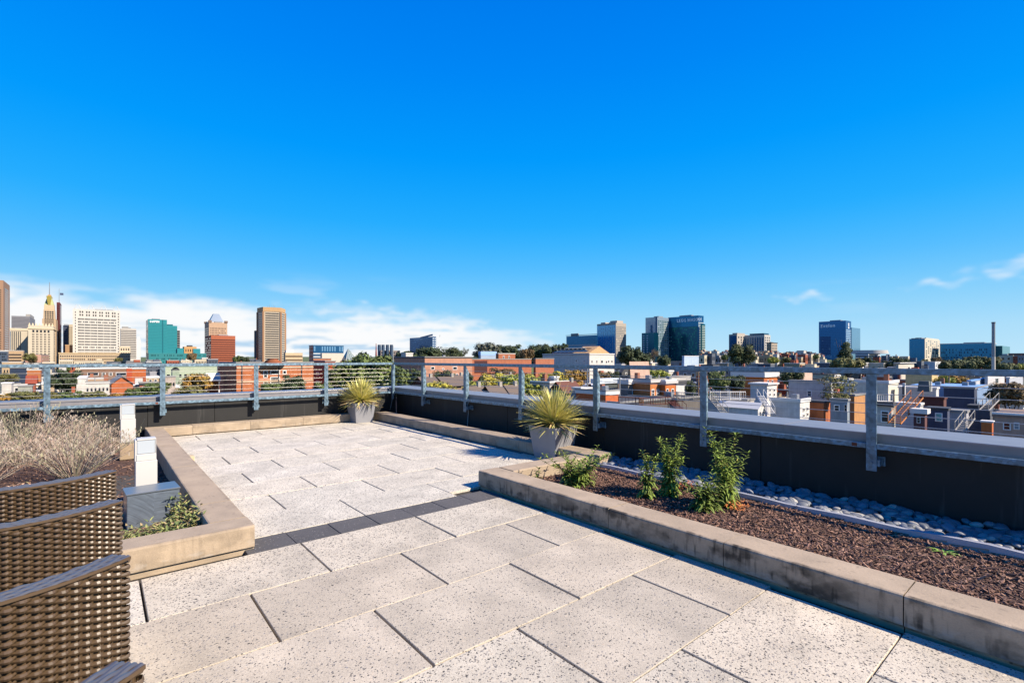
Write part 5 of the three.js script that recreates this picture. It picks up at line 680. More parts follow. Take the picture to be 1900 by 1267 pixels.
// ------------------------------------------------------------------ nearer houses
const palette = {};
const hw = (h, k = 0.8) => palette[h + k] || (palette[h + k] = wall(h, k));
function house(name, label, l, c, r, t, d, wm, roof = mRoofW, o = {}) {
  const T = block(l, c, r, t, d, o.phi || 0), g = thing(name, label, o.cat || 'house', T.C, o.group);
  part(g, 'wall', bodyGeo(T, 0, T.H), wm);
  if (roof) part(g, 'roof', bodyGeo(T, T.H + 0.002, T.H + (o.rh || 0.28), o.eave === undefined ? 0.12 : o.eave), roof);
  for (const [key, f] of [['wa', T.A], ['wb', T.B]]) for (const [x0, y0, x1, y1, dark] of o[key] || []) { const [s0, h1] = hit(f, x0, (y0 + y1) / 2), [s1] = hit(f, x1, (y0 + y1) / 2), hA = hit(f, (x0 + x1) / 2, y0)[1], hB = hit(f, (x0 + x1) / 2, y1)[1], a = Math.min(s0, s1), b = Math.max(s0, s1), e = Math.min(0.14, (b - a) * 0.16), off = 0; const m = new MB(); pane(m, f, a, b, hB, hA, 0.06 + off); const w = part(g, 'window', m, o.frame || mFrame); const q = new MB(), mid = (hA + hB) / 2; if (hA - hB > 1.1 * (b - a)) { pane(q, f, a + e, b - e, hB + e, mid - e * 0.3, 0.075 + off); pane(q, f, a + e, b - e, mid + e * 0.3, hA - e, 0.085 + off); } else pane(q, f, a + e, b - e, hB + e, hA - e, 0.08 + off); part(w, 'pane', q, dark || mPane); }
  for (const [key, f] of [['ga', T.A], ['gb', T.B]]) if (o[key]) wins(g, (m) => grid(m, f, ...o[key]), mPane);
  const Q = rng(Math.round(l * 7 + t * 13));
  if (roof && T.a > 3 && T.b > 3) {       // rooftop fittings
    const P = (i, j) => T.u.clone().multiplyScalar(T.a * i).addScaledVector(T.v, T.b * j).add(V(0, T.H + (o.rh || 0.28), 0));
    const m = new MB(); m.obox(V(0, T.H + (o.rh || 0.28) + 0.12, 0).addScaledVector(T.u, T.a / 2).addScaledVector(T.v, -0.02), T.u.clone().multiplyScalar(T.a / 2 + 0.1), V(0, 0.12, 0), T.v.clone().multiplyScalar(0.12)); m.obox(V(0, T.H + (o.rh || 0.28) + 0.12, 0).addScaledVector(T.v, T.b / 2).addScaledVector(T.u, -0.02), T.v.clone().multiplyScalar(T.b / 2 + 0.1), V(0, 0.12, 0), T.u.clone().multiplyScalar(0.12)); part(g, 'parapet_cap', m, Q() < 0.5 ? mFrame : mRoofG);
    for (let k = 0, n = 1 + Math.floor(Q() * 3); k < n; k++) { const p = P(0.2 + 0.6 * Q(), 0.15 + 0.7 * Q()); if (Q() < 0.5) { const w = 0.35 + 0.25 * Q(); part(g, 'air_conditioner', new MB().bevel(-w, w, 0, 0.75, -w, w, 0.05), mMast).position.copy(p); } else part(g, 'vent_pipe', new MB().tube([V(0, 0, 0), V(0, 0.7 + 0.6 * Q(), 0)], 0.1, 0.1, 6), mRoofG).position.copy(p); }
    if (Q() < 0.4) chim(g, T, 0.1 + 0.8 * Q(), 0.15 + 0.7 * Q(), 0.35, 1.3 + Q(), S('#a0664c', 0.85));
  }
  g.T = T; return { g, T };
}
function gable(g, T, rise, mat, along = 'v', over = 0.4, endMat) {   // pitched roof; ridge runs along v or u
  const m = new MB(), y = T.H, U = T.u, W = T.v, P = (s, t, h) => U.clone().multiplyScalar(s).addScaledVector(W, t).add(V(0, h, 0)), A = T.a, B = T.b, o = over, q = (a, b, c, d) => { const n = b.clone().sub(a).cross(c.clone().sub(a)); n.y > 0 ? m.quad(a, b, c, d) : m.quad(a, d, c, b); };
  const dn = rise * o / ((along === 'v' ? A : B) / 2);
  if (along === 'v') { q(P(-o, -o, y - dn), P(-o, B + o, y - dn), P(A / 2, B + o, y + rise), P(A / 2, -o, y + rise)); q(P(A + o, -o, y - dn), P(A + o, B + o, y - dn), P(A / 2, B + o, y + rise), P(A / 2, -o, y + rise)); } else { q(P(-o, -o, y - dn), P(A + o, -o, y - dn), P(A + o, B / 2, y + rise), P(-o, B / 2, y + rise)); q(P(-o, B + o, y - dn), P(A + o, B + o, y - dn), P(A + o, B / 2, y + rise), P(-o, B / 2, y + rise)); }
  part(g, 'roof', m, mat); const e = new MB(); if (along === 'v') for (const t of [0, B]) { e.tri(P(0, t, y), P(A, t, y), P(A / 2, t, y + rise - 0.05)); } else for (const s of [0, A]) e.tri(P(s, 0, y), P(s, B, y), P(s, B / 2, y + rise - 0.05)); part(g, 'gable_wall', e, endMat || g.children[0].material);
}
const chim = (g, T, s, t, w, h, mat, base = T.H) => part(g, 'chimney', new MB().obox(T.u.clone().multiplyScalar(T.a * s).addScaledVector(T.v, T.b * t).add(V(0, base + h / 2, 0)), V(w, 0, 0), V(0, h / 2, 0), V(0, 0, w)), mat);
const S = (h, k) => hw(h, k);
// left of the picture
{ const { g, T } = house('brick_apartment_house', 'big orange brick building with pale stone bands behind the third bay', 407, 438, 581, 676, 105, S('#b4693f', 0.92), mRoofG, { cat: 'building', wb: [[488, 687, 496, 701], [501, 687, 519, 695], [524, 687, 531, 694], [501, 699, 519, 712], [488, 706, 496, 718]] }); for (const y of [0.55, 3.55, 6.6]) { const m = new MB(); pane(m, T.B, 0.05, T.b - 0.05, T.H - y - 0.36, T.H - y, 0.11, -0.06); part(g, 'stone_band', m, S('#d9bda0', 0.8)); } for (const s of [0.06, 0.52, 0.83]) { const m = new MB(); pane(m, T.B, T.b * s, T.b * s + 0.18, 0, T.H, 0.16, -0.06); part(g, 'downpipe', m, mRoofD); } part(g, 'pediment', new MB().tube([V(0, T.H - 0.2, 0).addScaledVector(T.v, T.b * 0.45), V(0, T.H + 1.15, 0).addScaledVector(T.v, T.b * 0.45)], 2.6, 0.9, 16), S('#a8623f', 0.85)); }
{ const { g } = house('brick_block', 'brick wing right of the orange brick building', 575, 603, 622, 671, 125, S('#b0552e', 0.85), mRoofG, { cat: 'building', wa: [[586, 690, 592, 697], [586, 706, 592, 713]] }); }
house('brick_block', 'low orange brick block in front of the blue hotel', 578, 581, 614, 665.5, 260, S('#b06c48', 0.85), mRoofG, { cat: 'building', gb: [8, 2, 0.4, 0.4, [0.5, 0.95], [0.6, 0.98]] });
house('market_hall', 'long pale green hall with arched gables behind the second bay', 300, 304, 402, 681, 300, S('#b4c0a6', 0.85), std(hex('#7f9a86', 0.8), 0.7), { cat: 'building', rh: 1.6, gb: [9, 1, 0.5, 0.5, [0.02, 0.98], [0.5, 0.75]] });
{ const { g, T } = house('market_pavilion', 'arched green pavilion front of the pale green hall', 317, 319, 332, 687, 285, S('#9fae98', 0.8), mRoofD, { cat: 'building' }); part(g, 'arch', new MB().tube([V(0, T.H, 0).addScaledVector(T.v, T.b / 2), V(0, T.H, 0).addScaledVector(T.v, T.b / 2).addScaledVector(T.u, 4)], T.b * 0.5, T.b * 0.5, 14), S('#56645c', 0.8)); }
house('pink_block', 'pink windowless block below the cream stone building', 46, 75, 90, 658, 620, S('#c79a86', 0.85), mRoofG, { cat: 'building', gb: [3, 5, 0.5, 0.5] });
house('office_block', 'tan block with dark ribbon windows at far left', -40, 42, 44, 651, 640, S('#bfa07c', 0.85), mRoofG, { cat: 'building', ga: [2, 7, 0.9, 0.42, [0.02, 0.98], [0.0, 0.9]] });
house('glass_block', 'grey blue glass block at the far left edge', -30, 13, 15, 652, 560, gl('#4a5668', 0.7, 0.3), mRoofW, { cat: 'building', ga: [12, 8, 0.7, 0.6] });
house('brown_block', 'long brown flat building with white garage doors in the first bay', 148, 151, 239, 684, 190, S('#8a6a56', 0.85), mRoofW, { cat: 'building', wb: [[161, 691, 182, 697], [188, 691, 195, 697], [201, 691, 208, 697], [214, 691, 234, 697]] });
house('orange_block', 'orange block left of the first railing post', 49, 51, 76, 687, 210, S('#b66e3e', 0.9), mRoofW, { cat: 'building' });
house('navy_block', 'dark blue block at far left under the rail', 17, 19, 48, 684, 220, S('#1f3350', 0.8), mRoofD, { cat: 'building' });
house('brown_block', 'brown hall with an orange end left of the second post', 238, 270, 294, 685, 180, S('#b8602e', 0.9), mRoofG, { cat: 'building' });
const lw = 'white roofed houses behind the first bay';
house('white_house', 'white house with two dark openings in the first bay', 143, 146, 162, 703, 110, S('#dcd8d0', 0.85), mRoofW, { group: lw });
house('white_house', 'long white low house right of it', 158, 160, 204, 711, 105, S('#d8d2ca', 0.85), mRoofW, { group: lw, gb: [6, 1, 0.4, 0.4, [0, 1], [0.86, 0.97]] });
house('tan_house', 'tan house with arched windows above the white houses', 160, 162, 198, 703, 130, S('#c0a184', 0.85), mRoofW, { gb: [7, 1, 0.4, 0.5, [0, 1], [0.8, 0.95]] });
{ const { g, T } = house('gabled_house', 'orange red gabled house with a chimney left of the second post', 203, 206, 246, 712, 108, S('#b26238', 0.92), null, {}); gable(g, T, 1.6, mRoofG, 'u', 0.4); chim(g, T, 0.3, 0.88, 0.5, 3.2, S('#b04a24', 0.9)); }
{ const { g, T } = house('gabled_house', 'small brick gable left of the first post', 50, 52, 66, 708, 118, S('#a0563c', 0.85), null, {}); gable(g, T, 1.5, S('#9a4630', 0.8), 'u'); }
house('grey_house', 'small grey shed roof house left of the first post', 32, 34, 60, 717, 100, S('#a9aba0', 0.8), mRoofG, {});
house('white_house', 'white house at the far left between treetops', 2, 6, 24, 712, 110, S('#d8d2c8', 0.85), mRoofW, { group: lw });
{ const { g, T } = house('gabled_house', 'small orange house beside the dark brick wing in the second bay', 383, 386, 405, 703, 112, S('#bc6530', 0.9), null, { wb: [[388, 708, 392, 712]] }); gable(g, T, 1.3, mRoofW, 'v'); }
house('grey_house', 'flat grey roofed house behind the treetops of the second bay', 304, 306, 325, 700, 125, S('#c0b2a8', 0.8), mRoofG, { gb: [3, 1, 0.4, 0.4, [0, 1], [0.8, 0.95]] });
// middle
{ const { g } = house('brick_block', 'salmon brick block right of the railing corner', 727, 788, 876, 664.5, 150, S('#bf8b72', 0.88), mRoofD, { cat: 'building', wb: [[799, 680, 806, 686], [840, 680, 848, 686], [840, 693, 844, 698], [846, 693, 850, 698], [820, 683, 824, 686]] }); }
house('roof_penthouse', 'white roof penthouse on the salmon brick block', 744, 753, 766, 656, 175, S('#ddd6cc', 0.85), mRoofW, { cat: 'building', wb: [[755, 660, 758, 664]] });
house('brick_block', 'red brick terrace with a dark recess right of the salmon block', 868, 874, 986, 667, 170, S('#ac6646', 0.88), mRoofG, { cat: 'building', wb: [[880, 669, 904, 692, S('#4a1e1e', 0.7)]] , frame: S('#7a2f24', 0.8) });
house('brick_house', 'taller red brick house with a chimney and white side', 920, 925, 956, 656.5, 230, S('#ab6646', 0.88), mRoofW, { wb: [[933, 660, 936, 666], [943, 660, 946, 666]] });
house('brick_block', 'short red brick block left of the cream building', 990, 994, 1028, 666, 190, S('#ae6a4c', 0.88), mRoofG, { cat: 'building' });
house('blue_roof_shed', 'long pale blue roof left of the red brick house', 888, 892, 921, 659, 260, S('#a9bcd4', 0.8), std(hex('#8fb0dc', 0.8), 0.6), { cat: 'building', rh: 2 });
{ const { g, T } = house('long_building', 'large pale building with grey hip roofs and an orange front gable', 1007, 1094, 1140, 658, 200, S('#dfd8cf', 0.85), mRoofG, { cat: 'building', wb: [[1097, 668, 1100, 674], [1106, 668, 1109, 674], [1115, 668, 1119, 674], [1124, 669, 1127, 674], [1128, 668, 1131, 673], [1134, 668, 1137, 673]], wa: [[1068, 667, 1071, 671], [1083, 668, 1085, 671]] });
  const up = (l, c, r, t, t2, d, mat, rm, nm) => { const Q = block(l, c, r, t, d), q = new THREE.Group(); q.name = nm; q.position.copy(Q.C).sub(T.C); g.add(q); part(q, 'storey_wall', bodyGeo(Q), mat); const w = new MB().prism([[0, 0], [0, -Q.a], [Q.b, -Q.a], [Q.b, 0]].map(([x, z]) => [x, z]), Q.H, yAt(t2, d) - GROUND, 0.45, Q.b / 2, -Q.a / 2); part(q, 'hip_roof', w, rm); return Q; };
  up(1024, 1092, 1124, 653.5, 644, 203, S('#8a6f6a', 0.8), std(hex('#8d9696', 0.8), 0.7), 'roof_storey'); const { T: Q } = { T: block(1086, 1093, 1131, 655, 201.5) }; const gg = part(g, 'front_gable', (() => { const m = new MB(), P = (x, y) => V(0, y, 0).addScaledVector(Q.v, x), a = P(0, Q.H), b = P(Q.b, Q.H), c = P(Q.b / 2, yAt(641.5, 201) - GROUND); m.tri(a, b, c); m.tri(P(0, 0), b, a); m.tri(P(0, 0), P(Q.b, 0), b); const k = Q.u.clone().multiplyScalar(9); m.quad(a, c, c.clone().add(k), a.clone().add(k)); m.quad(c, b, b.clone().add(k), c.clone().add(k)); return m; })(), S('#d2a878', 0.88)); gg.position.copy(Q.C).sub(T.C); wins(g, (m) => { for (let i = 0; i < 9; i++) { m.obox(V(0, T.H + 2.6, 0).addScaledVector(T.u, T.a * (0.12 + i * 0.09)).addScaledVector(T.v, 3.5), V(0.5, 0, 0), V(0, 0.2, 0), V(0, 0, 0.9)); } }, mRoofD, 'skylight'); }
// brown gabled townhouses
const th = 'brown gabled townhouses', thR = [std(hex('#74665e', 0.62), 0.9), std(hex('#6b4136', 0.7), 0.9)];
[[782, 792, 816, 706, 92, 'first brown gabled townhouse right of the corner'], [818, 828, 856, 705, 95, 'brown gabled townhouse between the first two posts'], [845, 852, 872, 702, 100, 'brown gabled townhouse behind the second post'], [868, 880, 905, 727, 74, 'low brown gable just above the coping'], [902, 918, 945, 726, 75, 'next low brown gable with white chimneys'], [944, 952, 972, 724, 77, 'low brown gable left of the third post'], [1028, 1048, 1078, 716, 84, 'brown gabled house behind the right pot plant'], [915, 925, 945, 697, 128, 'far brown gable among the yellow trees'], [940, 950, 962, 696, 132, 'second far brown gable among the yellow trees']].forEach(([l, c, r, t, d, lab], i) => { const { g, T } = house('townhouse', lab, c - 26, c, r, t + 9, d, S('#a08a70', 0.85), null, { group: th }); gable(g, T, 1.5, i === 6 ? thR[1] : thR[0], 'v', 0.5, S('#5a3228', 0.8)); chim(g, T, 0.5, 0.85, 0.26, 2.1, S('#b9b2a8', 0.75)); });
house('roof_cube', 'white roof cube above the right pot', 1020, 1028, 1037, 701, 92, S('#dedbd6', 0.88), mRoofW, { cat: 'building' });
house('flat_house', 'grey flat roofed house with dark opening behind the right pot plant', 985, 1020, 1055, 713, 86, S('#c9c4bd', 0.8), mRoofG, { wb: [[1032, 716, 1046, 724, gl('#1c2c40', 0.7)]] });
house('white_house', 'white low house left of the fourth post', 1062, 1078, 1098, 722, 80, S('#d3cdc6', 0.85), mRoofW, {});
// right: between the fourth and fifth posts
house('slate_house', 'dark slate house with a blue and white roof and four windows', 1100, 1113, 1151, 712, 92, S('#4e5657', 0.8), std(hex('#c4cdd8', 0.85), 0.6), { wb: [[1129, 721, 1132.5, 728], [1134, 721, 1137, 728], [1138.5, 721, 1141.5, 728], [1143, 721, 1146, 728]], rh: 0.9, eave: 0.3 });
{ const { g, T } = house('gabled_tower', 'dark grey gabled tower with one small window', 1150, 1154, 1172, 690, 112, S('#4d4f55', 0.8), null, { wb: [[1160, 691, 1163.5, 696]] }); gable(g, T, 1.4, mRoofD, 'u', 0.2); }
{ const { g, T } = house('gabled_house', 'cream house with a steep pink roof beside the grey gabled tower', 1168, 1172, 1204, 693, 108, S('#dcc8a0', 0.85), null, { wb: [[1187, 697, 1190, 705], [1191, 697, 1194, 705]] }); gable(g, T, 2.6, S('#caa896', 0.85), 'v', 0.4); }
house('grey_house', 'grey sided house with a white roof left of the orange pair', 1150, 1166, 1204, 713, 90, S('#8d8884', 0.8), mRoofW, { rh: 0.9, eave: 0.3, wb: [[1173, 722, 1181, 731, gl('#1a2230', 0.7)]] });
house('brick_house', 'left one of the orange pair of rowhouses, three white arched windows', 1203, 1207, 1235, 710, 88, S('#c47840', 0.9), std(hex('#b7b2b0', 0.85), 0.7), { rh: 0.5, eave: 0.35, wb: [[1209, 722, 1214, 737], [1218, 722, 1223, 737], [1226.5, 721, 1231, 735]], group: 'orange rowhouse pair' });
house('brick_house', 'right one of the orange pair of rowhouses, two tall white windows', 1232, 1235, 1254, 712, 89, S('#c46d2e', 0.92), std(hex('#b7b2b0', 0.85), 0.7), { rh: 0.5, eave: 0.35, wb: [[1236.5, 721, 1240.5, 736], [1246, 721, 1250.5, 736]], group: 'orange rowhouse pair' });
house('white_house', 'white rowhouse with a dark roof right of the orange pair', 1252, 1255, 1280, 714, 92, S('#dcd8d4', 0.85), mRoofD, { rh: 0.7 });
house('white_house', 'white house with framed gables behind the dark tree', 1238, 1243, 1282, 700, 130, S('#dbd6cf', 0.85), mRoofG, { gb: [5, 1, 0.35, 0.5, [0, 1], [0.8, 0.95]] });
house('brick_house', 'small orange building with white windows at the coping', 1120, 1124, 1148, 733, 74, S('#c2622f', 0.9), mRoofW, { wb: [[1129, 745, 1135, 752], [1140, 745, 1146, 752]], rh: 0.5 });
house('blue_house', 'small grey blue house left of the small orange building', 1108, 1112, 1124, 731, 76, S('#7f90a0', 0.8), mRoofG, {});
function deckRail(label, pts, h, mat, gap = 0.5, floorMat) {   // a rooftop railing along a line
  const g = thing('deck_railing', label, 'railing', pts[0].clone()), O = pts[0], bal = new MB();
  for (let i = 0; i + 1 < pts.length; i++) { const A = pts[i].clone().sub(O), B = pts[i + 1].clone().sub(O), L = A.distanceTo(B), n = Math.max(2, Math.round(L / gap)); part(g, 'top_rail', new MB().tube([A.clone().add(V(0, h, 0)), B.clone().add(V(0, h, 0))], 0.07, 0.07, 4), mat); part(g, 'bottom_rail', new MB().tube([A.clone().add(V(0, 0.12, 0)), B.clone().add(V(0, 0.12, 0))], 0.06, 0.06, 4), mat); for (let k = 0; k <= n; k++) { const p = A.clone().lerp(B, k / n); if (k % 5 === 0) part(g, 'post', new MB().tube([p, p.clone().add(V(0, h + 0.12, 0))], 0.08, 0.08, 4), mat); else bal.tube([p.clone().add(V(0, 0.12, 0)), p.clone().add(V(0, h, 0))], 0.03, 0.03, 4, false); } }
  if (bal.p.length) stuff(part(g, 'baluster', bal, mat)); return g;
}
function stairs(label, P0, P1, width, mat, rail = true, n = 12) {   // from foot to head
  const g = thing('roof_stairs', label, 'stairs', P0.clone()), D = P1.clone().sub(P0), run = V(D.x, 0, D.z), side = run.clone().normalize().cross(UPV).multiplyScalar(width / 2);
  for (const s of [-1, 1]) { part(g, 'stringer', new MB().tube([side.clone().multiplyScalar(s), D.clone().addScaledVector(side, s)], 0.10, 0.10, 4), mat); if (rail) { part(g, 'handrail', new MB().tube([side.clone().multiplyScalar(s).add(V(0, 1.0, 0)), D.clone().addScaledVector(side, s).add(V(0, 1.0, 0))], 0.045, 0.045, 4), mat); for (let k = 0; k <= 3; k++) { const p = D.clone().multiplyScalar(k / 3).addScaledVector(side, s); part(g, 'newel_post', new MB().tube([p, p.clone().add(V(0, 1.05, 0))], 0.045, 0.045, 4), mat); } } }
  for (let k = 0; k < n; k++) { const p = D.clone().multiplyScalar((k + 0.5) / n); part(g, 'tread', new MB().obox(p, side.clone().multiplyScalar(0.95), V(0, 0.03, 0), run.clone().normalize().multiplyScalar(0.17)), mat); } return g;
}
const mWood = std(hex('#a8672e', 0.85), 0.85), mMaroon = std(hex('#5a2a20', 0.8), 0.85), mGreyW = std(hex('#8d8a86', 0.8), 0.85), mWhiteR = std(hex('#d9d6d2', 0.85), 0.7);
deckRail('maroon wooden roof deck railing before the orange rowhouses', [at(1148, 750, 72), at(1186, 752, 71), at(1212, 752, 72), at(1244, 750, 73)], 1.05, mMaroon, 0.45);
{ const g = thing('slatted_screen', 'orange slatted screen in the middle of the maroon deck railing', 'screen', at(1186, 754, 70.5)); for (let k = 0; k < 7; k++) part(g, 'slat', new MB().box(-0.02, 0.02, 0.05 + k * 0.16, 0.17 + k * 0.16, -0.02, 1.7), mWood).rotation.y = -0.6; }
house('flat_house', 'low dark flat roof under the maroon deck', 1146, 1150, 1262, 752, 72.5, S('#6a5f58', 0.75), mRoofD, {});
stairs('dark wooden stairs running down right from the maroon deck', at(1268, 764, 68), at(1245, 745, 71), 1.0, mMaroon);
deckRail('grey wooden deck fence beside the thick railing post', [at(1256, 741, 80), at(1296, 743, 79)], 1.15, mGreyW, 0.25);
house('flat_house', 'flat dark roofed house below the grey deck fence', 1252, 1256, 1312, 744, 80.5, S('#6f6a66', 0.75), mRoofD, {});
// right: between the fifth and sixth posts
house('long_house', 'long pale side wall below a roof deck with stairs', 1314, 1386, 1400, 744, 74, S('#c8c2bc', 0.85), mRoofG, {});
deckRail('white picket roof deck fence above the long pale wall', [at(1318, 742.5, 74.5), at(1384, 742.5, 74.5)], 1.25, mWhiteR, 0.3);
stairs('pale wooden stairs climbing to the white picket deck', at(1346, 769, 71), at(1317, 734, 74), 1.1, mGreyW);
house('penthouse', 'white rooftop room with four small windows', 1393, 1424, 1442, 714, 84, S('#dcdad6', 0.86), mRoofW, { wb: [[1427, 721, 1430.5, 727], [1435, 721, 1438.5, 727], [1427, 729, 1430.5, 735], [1435, 729, 1438.5, 735]], eave: 0.3 });
{ const { g, T } = house('dormer', 'small white gabled roof dormer with arched door', 1401, 1407, 1420, 758, 70, S('#dcd9d5', 0.86), null, { wb: [[1409, 763, 1412.5, 772], [1414.5, 763, 1418, 772]] }); gable(g, T, 0.75, mRoofW, 'u', 0.15); }
stairs('white metal stairs beside the small dormer', at(1432, 768, 70), at(1411, 734, 74), 0.9, mWhiteR);
house('white_house', 'large pale block with windowed white front left of the maroon deck', 1430, 1485, 1503, 747, 70, S('#dedbd6', 0.86), mRoofW, { wb: [[1490, 757, 1493, 764], [1497, 755, 1500, 762], [1490, 768, 1493, 774], [1497, 765, 1500, 772]] });
house('pale_house', 'pale house with one blue window', 1464, 1543, 1548, 710, 82, S('#c8c5c4', 0.84), mRoofG, { wa: [[1498, 724, 1507, 736, gl('#1c3556', 0.7)]] });
house('slate_house', 'slate blue house with small white window and door', 1542, 1573, 1577, 744, 70, S('#93a0ac', 0.8), mRoofG, { wa: [[1548, 751, 1559, 763], [1567, 750, 1573, 764]] });
house('brick_house', 'small orange brick box beside the slate blue house', 1526, 1529, 1541, 748, 72, S('#bd6c3c', 0.92), mRoofD, { cat: 'building' });
house('maroon_house', 'low maroon house in the gap left of the slate blue house', 1501, 1530, 1533, 750, 72.5, S('#5a3634', 0.75), mRoofD, {});
house('tan_house', 'tan house behind the olive tree left of the sixth post', 1578, 1586, 1606, 735, 76, S('#c08a55', 0.88), mRoofG, {});
house('orange_house', 'small orange house with a white roof far behind the white penthouse', 1415, 1418, 1443, 700, 125, S('#c86f30', 0.9), mRoofW, { rh: 1.2, eave: 0.4, wb: [[1424, 705, 1427, 711], [1432, 705, 1435, 711]] });
house('slate_roof_house', 'long slate roofed house behind the white penthouse', 1378, 1384, 1418, 697, 135, S('#5f6a7c', 0.8), std(hex('#56657a', 0.8), 0.7), { rh: 1.5, eave: 0.4 });
house('pink_house', 'pale pink gabled wall behind the leafy tree', 1484, 1490, 1508, 690, 130, S('#d6b8a6', 0.86), mRoofW, {});
// right of the sixth post
house('olive_house', 'olive grey house with one big white sash window at the sixth post', 1627, 1655, 1659, 754, 64, S('#cfcac2', 0.84), mRoofD, { wa: [[1635, 762, 1651, 784]], rh: 0.5, eave: 0.25 });
house('white_house', 'white plastered side house behind the wooden stairs', 1662, 1708, 1714, 752, 70, S('#e0dcd6', 0.88), mRoofW, {});
stairs('new orange wooden stairs zigzagging up the white roof', at(1660, 786, 62), at(1702, 738, 67), 1.3, mWood, true, 14);
deckRail('white railing above the olive grey house', [at(1628, 746, 66), at(1657, 746, 66)], 1.0, mWhiteR, 0.3);
house('grey_house', 'grey house with a white window above the white railing', 1627, 1646, 1649, 713, 86, S('#a8a49c', 0.82), mRoofW, { wa: [[1632, 717, 1643, 729]], eave: 0.2 });
house('roof_cube', 'plain cream roof cube right of the white window', 1645, 1649, 1668, 712, 85, S('#e2dac8', 0.88), mRoofW, { cat: 'building' });
house('white_house', 'long low white roof behind the wooden stairs', 1668, 1738, 1743, 722, 82, S('#d4d3d2', 0.85), mRoofW, {});
{ const g = thing('roof_vent', 'thin dark vent pipe with white stack on the white roof', 'vent pipe', at(1677, 737, 70)); part(g, 'pipe', new MB().tube([V(0, 0, 0), V(0, 1.5, 0)], 0.13, 0.13, 8), mRoofD); part(g, 'stack', new MB().box(0.2, 0.5, 0.0, 2.0, -0.15, 0.15), mWhiteR); }
{ const g = thing('roof_hatch', 'slanted grey roof hatch left of the navy roof', 'hatch', at(1726, 727, 80)); part(g, 'hatch_box', new MB().prism([[0, 0], [1.3, 0], [1.3, -1.6], [0, -1.6]].map(([x, z]) => [x, z]), 0, 1.7, 0.8, 1.2, -0.8), S('#6e7472', 0.8)); part(g, 'hatch_side', new MB().box(1.35, 1.75, 0, 1.6, -1.6, 0), mWhiteR); }
house('navy_house', 'navy house with pale blue window above the coping', 1722, 1759, 1763, 762, 63, S('#46506c', 0.82), mRoofD, { wa: [[1736, 766, 1750, 782, gl('#5a93a8', 0.8)]], rh: 0.4 });
house('dormer', 'small maroon dormer with a white window and pale roof', 1696, 1717, 1721, 768, 62, S('#6c4444', 0.8), mRoofW, { wa: [[1702, 774, 1709, 785]], rh: 0.6, eave: 0.3 });
house('grey_house', 'pale grey box house right of the navy one', 1762, 1794, 1799, 766, 63.5, S('#b9b8be', 0.85), mRoofG, {});
house('navy_house', 'long navy roof edge behind the wooden deck', 1752, 1809, 1814, 722, 88, S('#3a4460', 0.8), mRoofG, {});
house('maroon_house', 'maroon roof terrace right of the wooden stairs', 1708, 1752, 1757, 741, 74, S('#6a3c34', 0.8), mMaroon, {});
house('tan_block', 'tall windowless tan block with a narrow lit side', 1681, 1730, 1741, 690, 120, S('#e0c48c', 0.88), mRoofG, { cat: 'building' });
house('flat_house', 'dark flat roof with blue skylights right of the navy house', 1797, 1838, 1843, 757, 68, S('#5a5f6c', 0.8), mRoofD, {});
stairs('white framed stairs right of the pale grey box house', at(1782, 800, 57), at(1800, 776, 60), 0.9, mGreyW, true, 8);
stairs('second white framed stairs higher on the dark roof', at(1826, 762, 64), at(1846, 742, 68), 0.9, mGreyW, true, 8);
{ const g = thing('brick_chimney', 'orange brick chimney with a white cap near the right edge', 'chimney', at(1833, 812, 56)); part(g, 'stack', new MB().bevel(-0.5, 0.5, -3, 1.75, -0.45, 0.45, 0.03), S('#c4672f', 0.92)); part(g, 'cap', new MB().bevel(-0.6, 0.6, 1.752, 1.95, -0.55, 0.55, 0.03), mWhiteR); }
house('pink_house', 'pinkish tan house with flat roof at the right edge', 1844, 1930, 1942, 778, 58, S('#c0a08c', 0.86), S('#9a8070', 0.82), { rh: 0.3, wa: [[1862, 784, 1877, 798, gl('#14181f', 0.7)], [1882, 784, 1893, 797, gl('#8a98a0', 0.7)]] });
house('blue_roof_shed', 'pale blue roofed sheds right of the navy roof', 1808, 1814, 1842, 723, 92, S('#7f9cc4', 0.82), std(hex('#7fa8dc', 0.8), 0.6), { cat: 'building' });
house('white_house', 'white house with a dark tree shadowed front under the far right rail', 1828, 1834, 1872, 696, 120, S('#d3d3d6', 0.86), mRoofW, { wb: [[1848, 701, 1853, 712]] });
house('blue_roof_shed', 'low white hall with blue roof left of that white house', 1796, 1802, 1836, 708, 112, S('#c9ccd2', 0.86), std(hex('#6f9ad0', 0.8), 0.6), { cat: 'building' });
house('white_house', 'white long roof at the right edge under the rail', 1868, 1874, 1925, 702, 115, S('#b9bdc8', 0.86), mRoofW, {});
house('pale_shed', 'pale blue shed wall in front of the dark glass tower', 1266, 1270, 1297, 661, 260, S('#b4c8e0', 0.86), mRoofW, { cat: 'building' });
house('white_house', 'tiny cream flat roofed house just above the rail right of sixth post', 1663, 1668, 1697, 674, 240, S('#cfc8ba', 0.86), mRoofW, { eave: 0.8 });
house('white_house', 'white block with square top left of the flat topped trees', 1722, 1736, 1746, 672, 230, S('#dadcdf', 0.86), mRoofW, {});
function pole(label, px, top, d, h, mat, arms = true) { const C = at(px, top, d); C.y -= h; const g = thing('utility_pole', label, 'pole', C); part(g, 'pole', new MB().tube([V(0, -6, 0), V(0, h, 0)], 0.19, 0.13, 8), mat); if (arms) { part(g, 'crossarm', new MB().obox(V(0, h - 0.5, 0), V(0.9, 0, 0.7), V(0, 0.07, 0), V(-0.05, 0, 0.06)), mat); for (const s of [-0.8, 0, 0.8]) part(g, 'insulator', new MB().tube([V(s, h - 0.43, s * 0.78), V(s, h - 0.2, s * 0.78)], 0.05, 0.04, 6), mRoofW); } return V(C.x, C.y + h - 0.4, C.z); }
